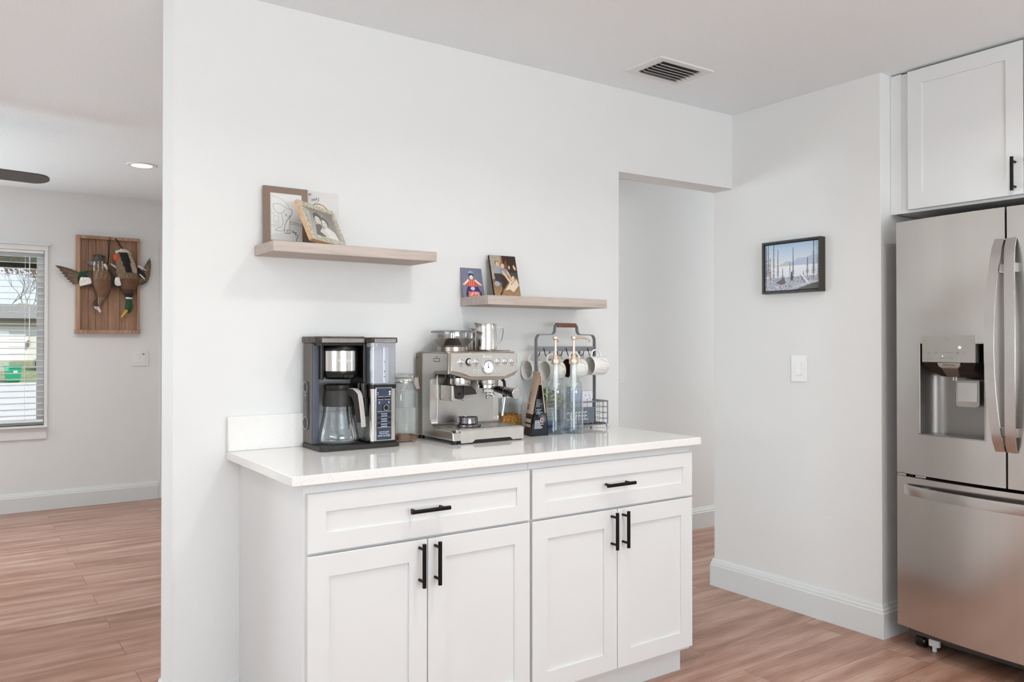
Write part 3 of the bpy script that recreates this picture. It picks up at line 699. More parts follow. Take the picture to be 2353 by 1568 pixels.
# ================================================================== COFFEE MAKER
t = thing('coffee_maker', 'black and silver drip coffee maker with ribbed water tank, leftmost on the worktop', 'coffee maker', (1.15, -.11, .914))
mb = MB().m(BPLM).prism(rrect(1.006, 1.300, -.216, -.0225, .022), 'z', .9142, .9290, .002); mb.m(BPL).lathe([(0, .9295), (.072, .9295), (.074, .9285)], (1.1075, -.115, 0), 'z', 36, cap=(False, False)); mb.build('base', t)
mb = MB().m(GREYM).box(1.015, 1.0185, -.100, -.024, .929, 1.276, .001).m(mat('slate_plastic', '#4d525d', .35)).box(1.018, 1.043, -.104, -.0225, .929, 1.276, .003); sp_ = mb.build('side_panel', t)
oc = lambda cy, cz, r, n=24: [(cy+r*math.cos(2*PI*k/n), cz+r*math.sin(2*PI*k/n)) for k in range(n)]
def hull(c0, r0, c1, r1): return arc(c0[0], c0[1], r0, 0, 180, 10)+arc(c1[0], c1[1], r1, 180, 360, 10)
mb = MB().m(BPL).prism(hull((-.056, 1.123), .0215, (-.056, .9985), .0245), 'x', 1.0135, 1.0155)
mb.m(GREYM).prism([(-.034, 1.112), (-.060, 1.106), (-.064, 1.020), (-.032, 1.012), (-.034, 1.06)], 'x', 1.0128, 1.0140)
mb.m(CHROME).tube([(1.0132, y, z) for y, z in oc(-.049, 1.123, .0180)], .0009, 6, closed=True).tube([(1.0132, y, z) for y, z in oc(-.049, .9985, .0215)], .0009, 6, closed=True)
mb.build('dial_badge', sp_)
for s_, z in (('SIZE', 1.094), ('O', 1.062), ('+', 1.033)): text(s_, .009, facing((1.0126, -.046, z), '-x'), .0002, sp_, mat('pale_print', '#b9b3ab', .5), extra_scale=(.8, 1.3, 1))
mb = MB().m(BPL).box(1.040, 1.192, -.060, -.0225, 1.165, 1.277, .003).box(1.040, 1.053, -.120, -.05, 1.150, 1.277, .003).box(1.178, 1.192, -.165, -.05, 1.02, 1.277, .003); mb.build('brew_housing', t)
LIDM = speckle('lid_bronze', '#4c433d', '#5a504a', 40, .35, metal=.6)
mb = MB().m(LIDM).prism([(1.010, -.0225), (1.182, -.0225), (1.182, -.168), (1.024, -.168), (1.010, -.150)], 'z', 1.2765, 1.2990, .003)
mb.m(BPL).prism([(1.018, -.03), (1.18, -.03), (1.18, -.16), (1.028, -.16)], 'z', 1.268, 1.277)
for k in range(3): mb.m(CHROME).box(1.027, 1.1815, -.1705, -.166, 1.2785+.0045*k, 1.2820+.0045*k, .0008)
mb.build('brewer_lid', t)
mb = MB().m(BPL).lathe([(.0, 1.268), (.055, 1.268), (.060, 1.262), (.063, 1.256), (.063, 1.2515)], (1.117, -.105, 0), 'z', 44, cap=(True, False)); mb.build('basket_rim', t)
mb = MB().m(BPL).lathe([(.063, 1.1790), (.0635, 1.172), (.060, 1.160), (.048, 1.151), (0, 1.149)], (1.117, -.105, 0), 'z', 44, cap=(False, True)); mb.box(1.105, 1.14, -.172, -.160, 1.157, 1.168, .002); fb = mb.build('brew_basket', t)
MB().m(BPL).lathe([(.0625, 1.2535), (.0625, 1.177)], (1.117, -.105, 0), 'z', 48).build('basket_wall', t)
bc = math.radians(-112.8); rgn = [bc+math.radians(-62+124*k/30) for k in range(31)]
mb = MB().m(mat('band_steel', '#dcd9d6', .14, 1.)); mb.rings([[(1.117+r_*math.cos(a), -.105+r_*math.sin(a), z_) for r_, z_ in ((.0628, 1.2500), (.0642, 1.2490), (.0642, 1.1800), (.0628, 1.1790))] for a in rgn]); band = mb.build('steel_band', fb)
MB().m(PLATE).box(1.128, 1.130, -.168, -.1655, 1.156, 1.166, .0004).build('drip_stop_mark', fb)
for k, chh in enumerate('NINJA'):
    a = math.radians(-97.8)+(k-2)*.150; text(chh, .0130, Matrix.Translation((1.117+.0645*math.cos(a), -.105+.0645*math.sin(a), 1.216)) @ Matrix.Rotation(a+PI/2, 4, 'Z') @ Matrix.Rotation(PI/2, 4, 'X'), .0003, band, mat('embossed_silver', '#f2f2f2', .3, .5))
# tower
mb = MB().m(mat('tower_steel', '#cfcac4', .2, 1., var=.03, scale=10)).prism(rrect(1.190, 1.290, -.200, -.024, .012), 'z', .933, 1.118); tw = mb.build('tower', t)
MB().m(BPL).prism(rrect(1.189, 1.291, -.201, -.0235, .012), 'z', 1.117, 1.131, .001).prism(rrect(1.189, 1.291, -.202, -.0235, .012), 'z', .928, .9365, .001).build('tower_collar', t)
PANEL = mat('control_slate', '#394254', .25, var=.05)
mb = MB().m(CHROME).box(1.2085, 1.2695, -.2025, -.1995, .9375, 1.1215, .0008).m(PANEL).box(1.2105, 1.2675, -.2035, -.2015, .9395, 1.1195, .0005); pn = mb.build('control_panel', t)
PW = mat('panel_print', '#e6e9ee', .4)
mb = MB().m(PW)
for x, z, wd, h in [(1.2155, 1.104, .004, .002), (1.2155, 1.098, .004, .002), (1.2125, 1.0105, .0, .0), (1.239, .962, .036, .0014)]:
    if wd: mb.box(x-wd/2, x+wd/2, -.2041, -.2034, z-h/2, z+h/2)
for z in (1.106, 1.098): mb.lathe([(0, -.2042), (.0032, -.2042), (.0032, -.2034)], (1.2605, 0, z), 'y', 14, cap=(False, False))
for x in (1.2255, 1.2525): mb.box(x-.0105, x+.0105, -.2040, -.2034, 1.0795, 1.0805).box(x-.0105, x+.0105, -.2040, -.2034, 1.0895, 1.0905)
for x in (1.2205, 1.2570): mb.box(x-.0012, x+.0012, -.2041, -.2034, 1.066, 1.073)
for z in (1.030, 1.0225, 1.012, 1.0045, .994, .9865): mb.box(1.2275, 1.2505, -.2041, -.2034, z-.0008, z+.0008)
for z0 in (.983, 1.0835-.045): mb.box(1.2135, 1.2645, -.2040, -.2034, z0-.0004, z0+.0004)
mb.build('panel_markings', pn)
mb = MB().m(BPL)
for x in (1.2255, 1.2525): mb.box(x-.0095, x+.0095, -.2046, -.203, 1.0812, 1.0888, .0006)
for z in (1.027, 1.0085, .990): mb.box(1.2140, 1.2265, -.2046, -.203, z-.005, z+.005, .0006).box(1.2520, 1.2640, -.2046, -.203, z-.005, z+.005, .0006)
mb.build('buttons', pn)
MB().m(BPL).lathe([(.010, -.2035), (.010, -.212), (.0095, -.2125), (0, -.2125)], (1.2425, 0, 1.052), 'y', 28, cap=(False, True)).m(CHROME).lathe([(.0085, -.2124), (.0102, -.2124), (.0106, -.210), (.0102, -.2138), (.0085, -.2138), (.0085, -.2124)], (1.2425, 0, 1.052), 'y', 32, cap=(False, False)).build('selector_knob', pn)
text('grounds & pods', .006, facing((1.239, -.2039, .968), '-y'), .0001, pn, PW); text('HOT & ICED', .0085, facing((1.239, -.2039, .954), '-y'), .0002, pn, PW)
# water tank with ribs
TANK = glassy('ribbed_tank', '#eff0f5', .7, .2, base=.22)
R = []; z = 1.1315; k = 0
while z < 1.2755:
    for dz, ins in ((0, .0012), (.0008, 0), (.0030, 0), (.0038, .0012)): R.append([(x, y, z+dz) for x, y in rrect(1.1915+ins, 1.2885-ins, -.2005+ins, -.055-ins, .010)])
    z += .0042
mb = MB().m(TANK).rings(R, cap=(True, False)); tk = mb.build('water_tank', t)
MB().m(mat('tank_liner', '#f0f1f6', .3)).prism(rrect(1.205, 1.277, -.17, -.07, .01), 'z', 1.135, 1.262, .002).build('tank_liner', tk)
mb = MB().m(TANK).box(1.2365, 1.2435, -.2042, -.200, 1.137, 1.262, .0015); mb.m(BPL)
for zz in (1.159, 1.177, 1.178, 1.212): mb.box(1.239, 1.2415, -.2049, -.2040, zz-.0016, zz+.0016)
mb.build('level_gauge', tk)
mb = MB().m(LIDM).prism([(1.1845, -.050), (1.272, -.050), (1.2905, -.09), (1.2905, -.202), (1.194, -.202), (1.1845, -.19)], 'z', 1.2765, 1.2960, .003)
for k in range(3): mb.m(CHROME).box(1.2035, 1.2845, -.2042, -.2005, 1.2785+.0042*k, 1.2818+.0042*k, .0008)
mb.build('tank_lid', t)
mb = MB().m(BPL).box(1.168, 1.188, -.178, -.14, 1.082, 1.140, .006).tube([(1.158, -.172, 1.138), (1.155, -.174, 1.11), (1.158, -.174, 1.075), (1.164, -.17, 1.07)], .0045, 10).tube([(1.166, -.175, 1.137), (1.169, -.176, 1.10), (1.168, -.175, 1.075)], .004, 10).tube([(1.178, -.178, 1.085), (1.178, -.180, 1.04), (1.170, -.178, 1.005), (1.150, -.176, 1.008)], [.006, .005, .003, .003], 10)
mb.build('frothing_arm', t)
# carafe
CG = glassy('carafe_glass', '#f7f8f8', .9, .01)
t = thing('coffee_jug', 'clear glass coffee jug with black collar and silver handle inside the drip coffee maker', 'jug', (1.1075, -.115, .930))
cc = (1.1075, -.115, 0)
mb = MB().m(CG).lathe([(0, .9305), (.060, .9305), (.0675, .934), (.0695, .944), (.068, .962), (.062, .995), (.055, 1.03), (.0515, 1.06), (.0505, 1.06), (.054, 1.03), (.061, .995), (.067, .962), (.0685, .944), (.0665, .936), (.06, .933), (0, .933)], cc, 'z', 56, cap=(False, False)); mb.build('glass_body', t)
mb = MB().m(BPLM).lathe([(.0530, 1.058), (.0550, 1.0585), (.0535, 1.085), (.0500, 1.112), (.0480, 1.114), (.048, 1.06)], cc, 'z', 48, cap=(False, False)); mb.build('collar', t)
MB().m(BPL).lathe([(.0495, 1.1125), (.0515, 1.118), (.0515, 1.131), (.044, 1.1345), (0, 1.1355)], cc, 'z', 40, cap=(True, False)).build('lid', t)
A = math.radians(-63); hd = Vector((math.cos(A), math.sin(A), 0)); hb_ = Vector(cc)
P = sm([hb_+hd*a+Vector((0, 0, z)) for a, z in [(.046, 1.1165), (.062, 1.1185), (.076, 1.117), (.087, 1.110), (.094, 1.098), (.099, 1.078), (.104, 1.045), (.108, 1.010), (.110, .990)]])
side = Vector((-hd.y, hd.x, 0)); mb = MB().m(SS)
mb.sweep(P, [(-.0022, -.0095), (.0022, -.0095), (.0028, 0), (.0022, .0095), (-.0022, .0095)], side); mb.mats = [mat('satin_silver', '#e4e0dc', .38, .6)]; mb.build('handle', t)
mb = MB().m(BPLM); P2 = [hb_+hd*a+Vector((0, 0, z)) for a, z in [(.050, 1.108), (.066, 1.106), (.080, 1.095), (.087, 1.07), (.092, 1.03), (.094, 1.004)]]
mb.sweep(P2, [[(-w_, -.010), (w_, -.010), (w_, .010), (-w_, .010)] for w_ in (.012, .014, .014, .011, .009, .007)], side); mb.build('handle_grip', t)

# ================================================================== SWING-TOP JAR (between the machines)
JG = glassy('jar_glass', '#f1f3f2', .8, .02)
t = thing('clip_top_jar', 'square glass clip top jar between the two coffee machines, a little brown powder inside', 'jar', (1.378, -.08, .914))
c0 = (1.378, -.08, 0); sqr = lambda r, z, n: [(c0[0]+x, c0[1]+y, z) for x, y in rrect(-r, r, -r, r, min(n, r*.999), 6)]
mb = MB().m(JG).rings([sqr(.030, .9145, .012), sqr(.041, .9165, .014), sqr(.0445, .925, .015), sqr(.0445, 1.085, .015), sqr(.0435, 1.100, .018), sqr(.039, 1.113, .028), sqr(.037, 1.120, .0369), sqr(.037, 1.134, .0369), sqr(.040, 1.136, .0399), sqr(.040, 1.141, .0399)], cap=(True, False)); mb.build('jar_body', t)
mb = MB().m(JG).rings([sqr(.040, 1.146, .0399), sqr(.042, 1.149, .0419), sqr(.042, 1.156, .0419), sqr(.036, 1.163, .0359), sqr(.02, 1.166, .0199)], cap=(True, True)); mb.build('lid', t)
MB().m(mat('rubber_seal', '#cfc8b8', .6)).rings([sqr(.040, 1.141, .0399), sqr(.0405, 1.1425, .0404), sqr(.040, 1.146, .0399)]).build('seal', t)
mb = MB().m(CHROME).tube([(c0[0]+.0405*math.cos(a), c0[1]+.0405*math.sin(a), 1.131) for a in [2*PI*k/28 for k in range(28)]], .0012, 6, closed=True)
q = (c0[0]+.026, c0[1]-.034)
mb.tube([(q[0]-.009, q[1]-.004, 1.157), (q[0]-.009, q[1]-.008, 1.135), (q[0]-.006, q[1]-.010, 1.127)], .0013, 6).tube([(q[0]+.012, q[1]-.001, 1.157), (q[0]+.013, q[1]-.004, 1.128)], .0013, 6)
mb.m(mat('clip_metal', '#b6aca4', .3, .9)).prism([(q[0]-.006, 1.150), (q[0]+.010, 1.150), (q[0]+.011, 1.128), (q[0]+.017, 1.108), (q[0]+.003, 1.106), (q[0]-.006, 1.126)], 'y', q[1]-.013, q[1]-.0105, .0008); mb.build('wire_clip', t)
MB().m(speckle('coffee_powder', '#7d5a41', '#9a7355', 300, .9)).rings([sqr(.040, .918, .013), sqr(.0425, .930, .014), sqr(.0425, .936, .014), sqr(.02, .939, .01)]).build('coffee_powder', t)['kind'] = 'stuff'

# ================================================================== ESPRESSO MACHINE
t = thing('espresso_machine', 'stainless steel espresso machine with bean hopper, round dial and side steam wand', 'espresso machine', (1.61, -.15, .914))
X0, X1 = 1.460, 1.766
prof = [(-.006, .928), (-.006, 1.240), (-.262, 1.240), (-.262, 1.174), (-.150, 1.1735)]+arc(-.150, 1.1535, .020, 90, 0, 4)[1:]+[(-.128, .985)]+arc(-.150, .985, .022, 0, -90, 4)[1:]+[(-.285, .9625), (-.297, .955), (-.299, .928)]
prof = [(-.0225, .928), (-.0225, 1.240), (-.262, 1.240), (-.262, 1.174)]+arc(-.166, 1.1395, .034, 90, 0, 7)+arc(-.162, .9925, .030, 0, -90, 7)+[(-.285, .9625), (-.297, .955), (-.299, .928)]
mb = MB().m(SS).prism([(y, z) for y, z in prof], 'x', X0, X1, .005, 3); mb.build('body', t)
mb = MB().m(mat('rear_casing', '#7d7067', .35, .9)).box(X0-.0012, X0+.002, -.075, -.024, .932, 1.238, .001).m(BPL).lathe([(0, X0-.0022), (.004, X0-.0022), (.004, X0)], (0, -.034, 1.222), 'x', 12, cap=(False, False)); mb.build('rear_casing', t)
mb = MB().m(SSD).prism(rrect(X0+.002, X1-.004, -.255, -.026, .012), 'z', 1.2398, 1.2445, .001); mb.tube([(x, y, 1.2475) for x, y in rrect(1.655, 1.755, -.235, -.03, .01)], .0018, 6, closed=True)
for x, y in ((1.657, -.13), (1.753, -.13)): mb.cyl((x, y, 1.243), (x, y, 1.247), .002, 8)
mb.build('cup_warmer', t)
# inner recess cheek panels and backplate
mb = MB().m(mat('splash_plate', '#bcbab6', .3, 1., var=.06, scale=12)).box(X0+.028, X1-.028, -.137, -.128, .968, 1.165, .002); mb.build('splash_plate', t)
# head
hp = [(1.4605, 1.2405), (1.742, 1.2415), (1.7495, 1.2375), (1.7680, 1.176), (1.7660, 1.169), (1.752, 1.156), (1.733, 1.154), (1.716, 1.148), (1.704, 1.1405), (1.690, 1.1385), (1.560, 1.1395), (1.544, 1.1425), (1.522, 1.153), (1.500, 1.161), (1.4605, 1.163)]
mb = MB().m(SSD).prism(hp, 'y', -.264, -.150, .004, 2); hdm = mb.build('brew_head', t)
fp = [(1.4700, 1.2375), (1.741, 1.2385), (1.7470, 1.2345), (1.7635, 1.179), (1.7600, 1.173), (1.752, 1.1685), (1.736, 1.167), (1.712, 1.154), (1.700, 1.151), (1.556, 1.153), (1.540, 1.157), (1.520, 1.168), (1.502, 1.1735), (1.4700, 1.1745)]
FP = mat('face_plate', '#cfccc6', .32, 1., var=.03, scale=15, stretch=(.1, 1, 1))
mb = MB().m(FP).prism(fp, 'y', -.2705, -.262, .002, 2); fpl = mb.build('control_panel', t)
yq = -.2705
for x in (1.5108, 1.5744, 1.6700, 1.7021, 1.7345): MB().m(CHROME).lathe([(0, yq-.0035), (.0085, yq-.0035), (.0105, yq-.002), (.0118, yq-.003), (.0125, yq-.0005), (.0125, yq+.001)], (x, 0, 1.2078), 'y', 24, cap=(False, False)).build('push_button', fpl)
mb = MB().m(BPL).lathe([(.0140, yq), (.0140, yq-.0015), (.011, yq-.002)], (1.5436, 0, 1.2078), 'y', 24, cap=(False, True)).m(CHROME).lathe([(.0110, yq-.0015), (.0105, yq-.012), (.009, yq-.013), (0, yq-.013)], (1.5436, 0, 1.2078), 'y', 28, cap=(False, False)); mb.build('grind_dial', fpl)
mb = MB().m(PLATE)
for x in (1.5674, 1.5877, 1.6628, 1.6835): mb.lathe([(0, yq-.001), (.0046, yq-.001), (.0050, yq+.0005)], (x, 0, 1.1740), 'y', 16, cap=(False, False))
mb.m(BPL)
for x in (1.5674, 1.5877, 1.6628, 1.6835): mb.box(x-.0013, x+.0013, yq-.0015, yq-.0009, 1.1715, 1.1765)
mb.build('function_lights', fpl)
mb = MB().m(CHROME).lathe([(.0262, yq+.001), (.0262, yq-.006), (.0245, yq-.0075), (.0220, yq-.007), (.0212, yq-.003)], (1.6267, 0, 1.1884), 'y', 40, cap=(False, False)).m(mat('gauge_face', '#eceff2', .25)).lathe([(.0216, yq-.0030), (0, yq-.0030)], (1.6267, 0, 1.1884), 'y', 32, cap=(False, False)); gg = mb.build('pressure_gauge', fpl)
mb = MB().m(BPL).lathe([(0, yq-.0048), (.0022, yq-.0045), (.0022, yq-.003)], (1.6267, 0, 1.1870), 'y', 10, cap=(False, False)).box(1.6262, 1.6272, yq-.0042, yq-.0036, 1.187, 1.202)
mb.build('gauge_needle', gg)
text('Breville', .0135, facing((1.6245, yq-.0003, 1.2265), '-y'), .0003, fpl, mat('pale_logo', '#f4f4f2', .3, .3))
for s_, x, z in [('POWER', 1.5108, 1.1915), ('GRIND SIZE', 1.5436, 1.1915), ('FILTER', 1.5744, 1.1915), ('STEAM', 1.6700, 1.1915), ('1', 1.7021, 1.1915), ('PROGRAM', 1.7345, 1.1915), ('', 0, 0)]:
    if s_: text(s_, .0042, facing((x, yq-.0002, z), '-y'), .0001, fpl, INK)
mb = MB().m(BPL).box(X0-.0008, X0+.001, -.205, -.160, 1.2085, 1.2205, .0006).m(SS).box(X0-.0016, X0, -.201, -.164, 1.2105, 1.2185, .0006); mb.build('grind_slider', t)
text('GRIND', .0045, facing((X0-.0003, -.182, 1.2255), '-x'), .0001, t, INK)
# drip tray
mb = MB().m(mat('tray_steel', '#d6d2cc', .3, 1.)).prism([(1.491, .9185), (1.540, .9185), (1.551, .9300), (1.704, .9300), (1.715, .9185), (1.7655, .9185), (1.7655, .9630), (1.491, .9630)], 'y', -.3035, -.290, .0015); mb.m(SS).box(1.478, 1.7655, -.291, -.15, .955, .9665, .002); dt = mb.build('drip_tray', t)
mb = MB().m(BPL).box(1.50, 1.752, -.28, -.165, .9660, .9670)
mb.m(SS)
for k in range(9): mb.box(1.502+.0278*k, 1.524+.0278*k, -.278, -.167, .9665, .9685, .0008)
mb.build('drip_grate', dt)
mb = MB().m(BPL)
for x in (1.475, 1.752):
    for y in (-.285, -.040): mb.lathe([(.012, .9142), (.0125, .929)], (x, y, 0), 'z', 16)
mb.box(1.53, 1.73, -.2985, -.2915, .9160, .934); mb.build('feet', t)
# hopper
hc = (1.5615, -.125, 0)
mb = MB().m(SSD).lathe([(.058, 1.243), (.060, 1.245), (.060, 1.262), (.056, 1.2645)], hc, 'z', 40, cap=(False, False)); mb.build('hopper_collar', t)
mb = MB().m(glassy('smoky_hopper', '#dedad6', .8, .02, base=.1)).lathe([(.054, 1.2650), (.057, 1.2660), (.0765, 1.2905), (.0785, 1.296), (.0785, 1.3160)], hc, 'z', 48, cap=(False, False)); hpr = mb.build('bean_hopper', t)
mb = MB().m(mat('hopper_lid', '#75787d', .2, .2)).lathe([(0, 1.3255), (.050, 1.3250), (.080, 1.3222), (.0828, 1.3200), (.0828, 1.3155), (.076, 1.3150), (0, 1.315)], hc, 'z', 48, cap=(False, False)); mb.build('lid', hpr)
mb = MB().m(BPL).lathe([(.037, 1.266), (.034, 1.272), (.024, 1.2925), (.018, 1.295)], hc, 'z', 32).m(CHROME).lathe([(.017, 1.294), (.017, 1.316)], hc, 'z', 24); mb.build('hopper_core', hpr)
# grinder outlet + cradle
mb = MB().m(SS).lathe([(.020, 1.150), (.0375, 1.148), (.0385, 1.128), (.036, 1.121), (.030, 1.119), (0, 1.119)], (1.5480, -.205, 0), 'z', 36, cap=(False, False)); mb.m(BPL).lathe([(.030, 1.165), (.030, 1.146)], (1.522, -.195, 0), 'z', 24); mb.build('grinder_outlet', t)
mb = MB().m(BPLM).prism([(1.506, 1.119), (1.556, 1.119), (1.556, 1.078), (1.549, 1.070), (1.514, 1.068), (1.506, 1.074)], 'y', -.222, -.14, .004)
mb.prism([(1.548, 1.117), (1.585, 1.115), (1.596, 1.100), (1.607, 1.090), (1.604, 1.086), (1.556, 1.084), (1.548, 1.088)], 'y', -.228, -.19, .004); mb.m(SS).prism([(1.4995, 1.120), (1.509, 1.120), (1.509, 1.072), (1.552, 1.066), (1.550, 1.0625), (1.505, 1.0625), (1.4995, 1.070)], 'y', -.225, -.14, .002); mb.m(DARK).box(1.527, 1.540, -.2235, -.221, 1.085, 1.094)
mb.build('filter_cradle', t)
# group head and portafilter
gc = (1.668, -.205, 0)
mb = MB().m(SS).lathe([(.040, 1.148), (.0405, 1.128), (.0385, 1.118), (0, 1.118)], gc, 'z', 40, cap=(True, False)); mb.build('group_head', t)
mb = MB().m(CHROME).lathe([(.036, 1.119), (.0365, 1.108), (.030, 1.1035), (.027, 1.092), (.018, 1.086), (0, 1.085)], gc, 'z', 36, cap=(True, False))
mb.tube([(1.668, -.205, 1.088), (1.662, -.212, 1.084), (1.655, -.222, 1.080), (1.652, -.226, 1.070)], [.009, .008, .0065, .006], 12).tube([(1.668, -.205, 1.088), (1.674, -.212, 1.084), (1.682, -.222, 1.081), (1.685, -.226, 1.071)], [.009, .008, .0065, .006], 12)
pf_ = mb.build('portafilter', t)
d0 = Vector((1.6685, -.238, 1.108)); d1 = Vector((1.6775, -.378, 1.0935)); dv = (d1-d0)
mb = MB().m(mat('handle_black', '#0d0b0a', .12, coat=.5)).tube([d0, d0+dv*.12, d0+dv*.2, d0+dv*.55, d0+dv*.62, d0+dv*.85, d1], [.008, .0095, .013, .0145, .0155, .0180, .0185], 24); hn = mb.build('portafilter_handle', t)
mb = MB().m(mat('cap_silver', '#dedddd', .16, 1.)).tube([d0+dv*.585, d0+dv*.60], [.0160, .0160], 24).tube([d1-dv*.012, d1+dv*.012, d1+dv*.022], [.0185, .0182, .0155], 28); mb.build('handle_cap', hn)
# steam wand
mb = MB().m(CHROME).tube([(1.735, -.185, 1.155), (1.738, -.19, 1.140)], .009, 14).m(BPL).tube([(1.738, -.19, 1.143), (1.7475, -.20, 1.128), (1.7465, -.206, 1.10)], .006, 12).m(BPL).tube([(1.7440, -.209, 1.080), (1.7425, -.210, 1.070)], [.0085, .0085], 12).m(CHROME).tube([(1.7465, -.206, 1.10), (1.7430, -.210, 1.07), (1.7360, -.213, 1.035), (1.7294, -.215, 1.003), (1.7282, -.2152, .997)], [.0045, .0048, .0045, .0045, .003], 12); mb.build('steam_wand', t)
# ring on the tray
o = thing('dosing_funnel', 'small round steel dosing funnel sitting on the espresso machine drip tray', 'funnel', (1.573, -.215, .9685))
MB().m(mat('dark_chrome', '#8d8a8c', .12, 1.)).lathe([(.046, .9690), (.050, .9705), (.050, .9755), (.045, .9790), (.0385, .9815), (.0375, 1.000), (.0385, 1.003), (.0360, 1.003), (.0350, .982), (.036, .969)], (1.573, -.215, 0), 'z', 44, cap=(False, False)).build('ring', o)
# pitchers
def pitcher(label, x, y, z, r, h, ang, handle=True):
    t = thing('milk_pitcher', label, 'pitcher', (x, y, z), 'steel milk pitchers on the espresso machine')
    mb = MB().m(mat('pitcher_steel', '#d5d1cc', .17, 1., var=.03, aniso=.6)); R = []; n = 40
    prof = [(r*.9, .0005), (r*.99, .004), (r, .012), (r*.985, h*.5), (r*.93, h*.8), (r*.94, h*.93), (r*.96, h), (r*.925, h*.995), (r*.90, h*.8), (r*.95, h*.5), (r*.95, .01), (0.0001, .006)]
    for k, (rr, hh) in enumerate(prof):
        ring = []
        for i in range(n):
            a = 2*PI*i/n; da = abs((a-ang-PI+PI) % (2*PI)-PI); da = abs(((a-(ang+PI))+PI) % (2*PI)-PI)
            sp = math.exp(-(da/.28)**2)*(.22*r)*max(0, (hh/h-.75)/.25)
            ring.append((x+(rr+sp)*math.cos(a), y+(rr+sp)*math.sin(a), z+hh+(math.exp(-(da/.28)**2)*.004 if hh > .9*h else 0)))
        R.append(ring)
    mb.rings(R, cap=(True, False)); mb.build('jug_body', t)
    if handle:
        u = Vector((math.cos(ang), math.sin(ang), 0)); c = Vector((x, y, z)); s = Vector((-u.y, u.x, 0))
        P = [c+u*(r*a)+Vector((0, 0, h*b)) for a, b in [(.94, .86), (1.25, .87), (1.60, .87), (1.72, .80), (1.70, .66), (1.58, .42), (1.45, .34), (1.2, .28), (.99, .25)]]
        MB().m(SS).sweep(sm(P, 4), [(-.0007, -.0045), (.0007, -.0045), (.0007, .0045), (-.0007, .0045)], s).build('handle', t)
pitcher('large stainless milk pitcher on top of the espresso machine, in front', 1.700, -.145, 1.2450, .0425, .1060, math.radians(-10))
pitcher('smaller stainless milk pitcher half hidden behind the large one on the espresso machine', 1.712, -.062, 1.2450, .034, .088, math.radians(-10))

# ================================================================== ORANGE FOOD CONTAINER
t = thing('food_container', 'square clear container with translucent lid and orange cereal behind the steam wand', 'container', (1.858, -.062, .914))
cq = lambda r, z, n=.014: [(1.858+x, -.065+y, z) for x, y in rrect(-.054*r, .054*r, -.036*r, .036*r, n, 5)]
MB().m(JG).rings([cq(.9, .9144), cq(.97, .918), cq(1, .93), cq(1, 1.030)], cap=(True, False)).build('tub', t)
MB().m(glassy('frosted_lid', '#f0f2f2', .5, .3, base=.5)).rings([cq(1.03, 1.027), cq(1.04, 1.029), cq(1.04, 1.053), cq(1.0, 1.057)]).build('lid', t)
mb = MB().m(speckle('orange_cereal', '#b5762c', '#e0a95c', 140, .7)); mb.rings([cq(.88, .917), cq(.95, .93), cq(.95, .978), cq(.8, .984)])
r = random.Random(2)
for k in range(90): mb.ell((1.858+r.uniform(-.046, .046), -.065+r.uniform(-.029, .029), r.uniform(.976, .988)), .006, .005, .004, 8)
mb.build('cereal', t)['kind'] = 'stuff'

# ================================================================== COFFEE BAG
t = thing('coffee_bag', 'tall brown paper and black coffee bag standing between espresso machine and pump bottles', 'bag', (1.895, -.205, .914))
KR = mat('kraft_paper', '#cab09b', .75, var=.06, scale=25); BF = mat('black_foil', '#23272e', .22, .35, var=.1, scale=30, bump=.5, bscale=35); BK2 = mat('bag_band', '#3a322e', .6)
A_, B_, C_, D_ = [Vector(q) for q in ((1.8644, -.167, .9142), (1.8418, -.242, .9142), (1.9253, -.2465, .9142), (1.948, -.1715, .9142))]
K_, F_ = Vector((1.9044, -.178, 1.1640)), Vector((1.8918, -.243, 1.1610))
def mixv(a, b, s): return a+(b-a)*s
def face_pt(a, b, top_a, top_b, u, s, bulge=.0): # a,b bottom; s up
    p = mixv(mixv(a, b, u), mixv(top_a, top_b, u), s); return p
def wallq(mb, a, b, ta, tb, s0, s1, u0, u1, nrm, bul, off=0., n=8):
    R = []
    for j in range(n+1):
        s = s0+(s1-s0)*j/n; row = []
        for i in range(7):
            u = u0+(u1-u0)*i/6; p = face_pt(a, b, ta, tb, u, s)+nrm*(bul*math.sin(PI*min(1, s*1.15))*(.35+.65*math.sin(PI*u))+off); row.append(p)
        R.append(row)
    mb.rings(R, closed=False, cap=(False, False))
nL = Vector((-.955, .29, .10)).normalized(); nR = -nL; nL = (A_-B_).cross(F_-B_).normalized(); nL = -nL if nL.x > 0 else nL
nR = (D_-C_).cross(F_-C_).normalized(); nR = -nR if nR.x < 0 else nR
mb = MB().m(BK2); wallq(mb, B_, A_, F_, K_, 0, .34, 0, 1, nL, .012); mb.m(KR); wallq(mb, B_, A_, F_, K_, .34, 1, 0, 1, nL, .012); mb.build('left_panel', t, ang=60)
mb = MB().m(BF); wallq(mb, C_, D_, F_, K_, 0, .34, 0, 1, nR, .010); mb.m(KR); wallq(mb, C_, D_, F_, K_, .34, 1, 0, 1, nR, .010); mb.build('right_panel', t, ang=60)
mb = MB().m(KR)
for s0, s1 in ((.205, .262), (.135, .178)): wallq(mb, B_, A_, F_, K_, s0, s1, .10, .92, nL, .012, .0008, 3)
mb.build('panel_patches', t)
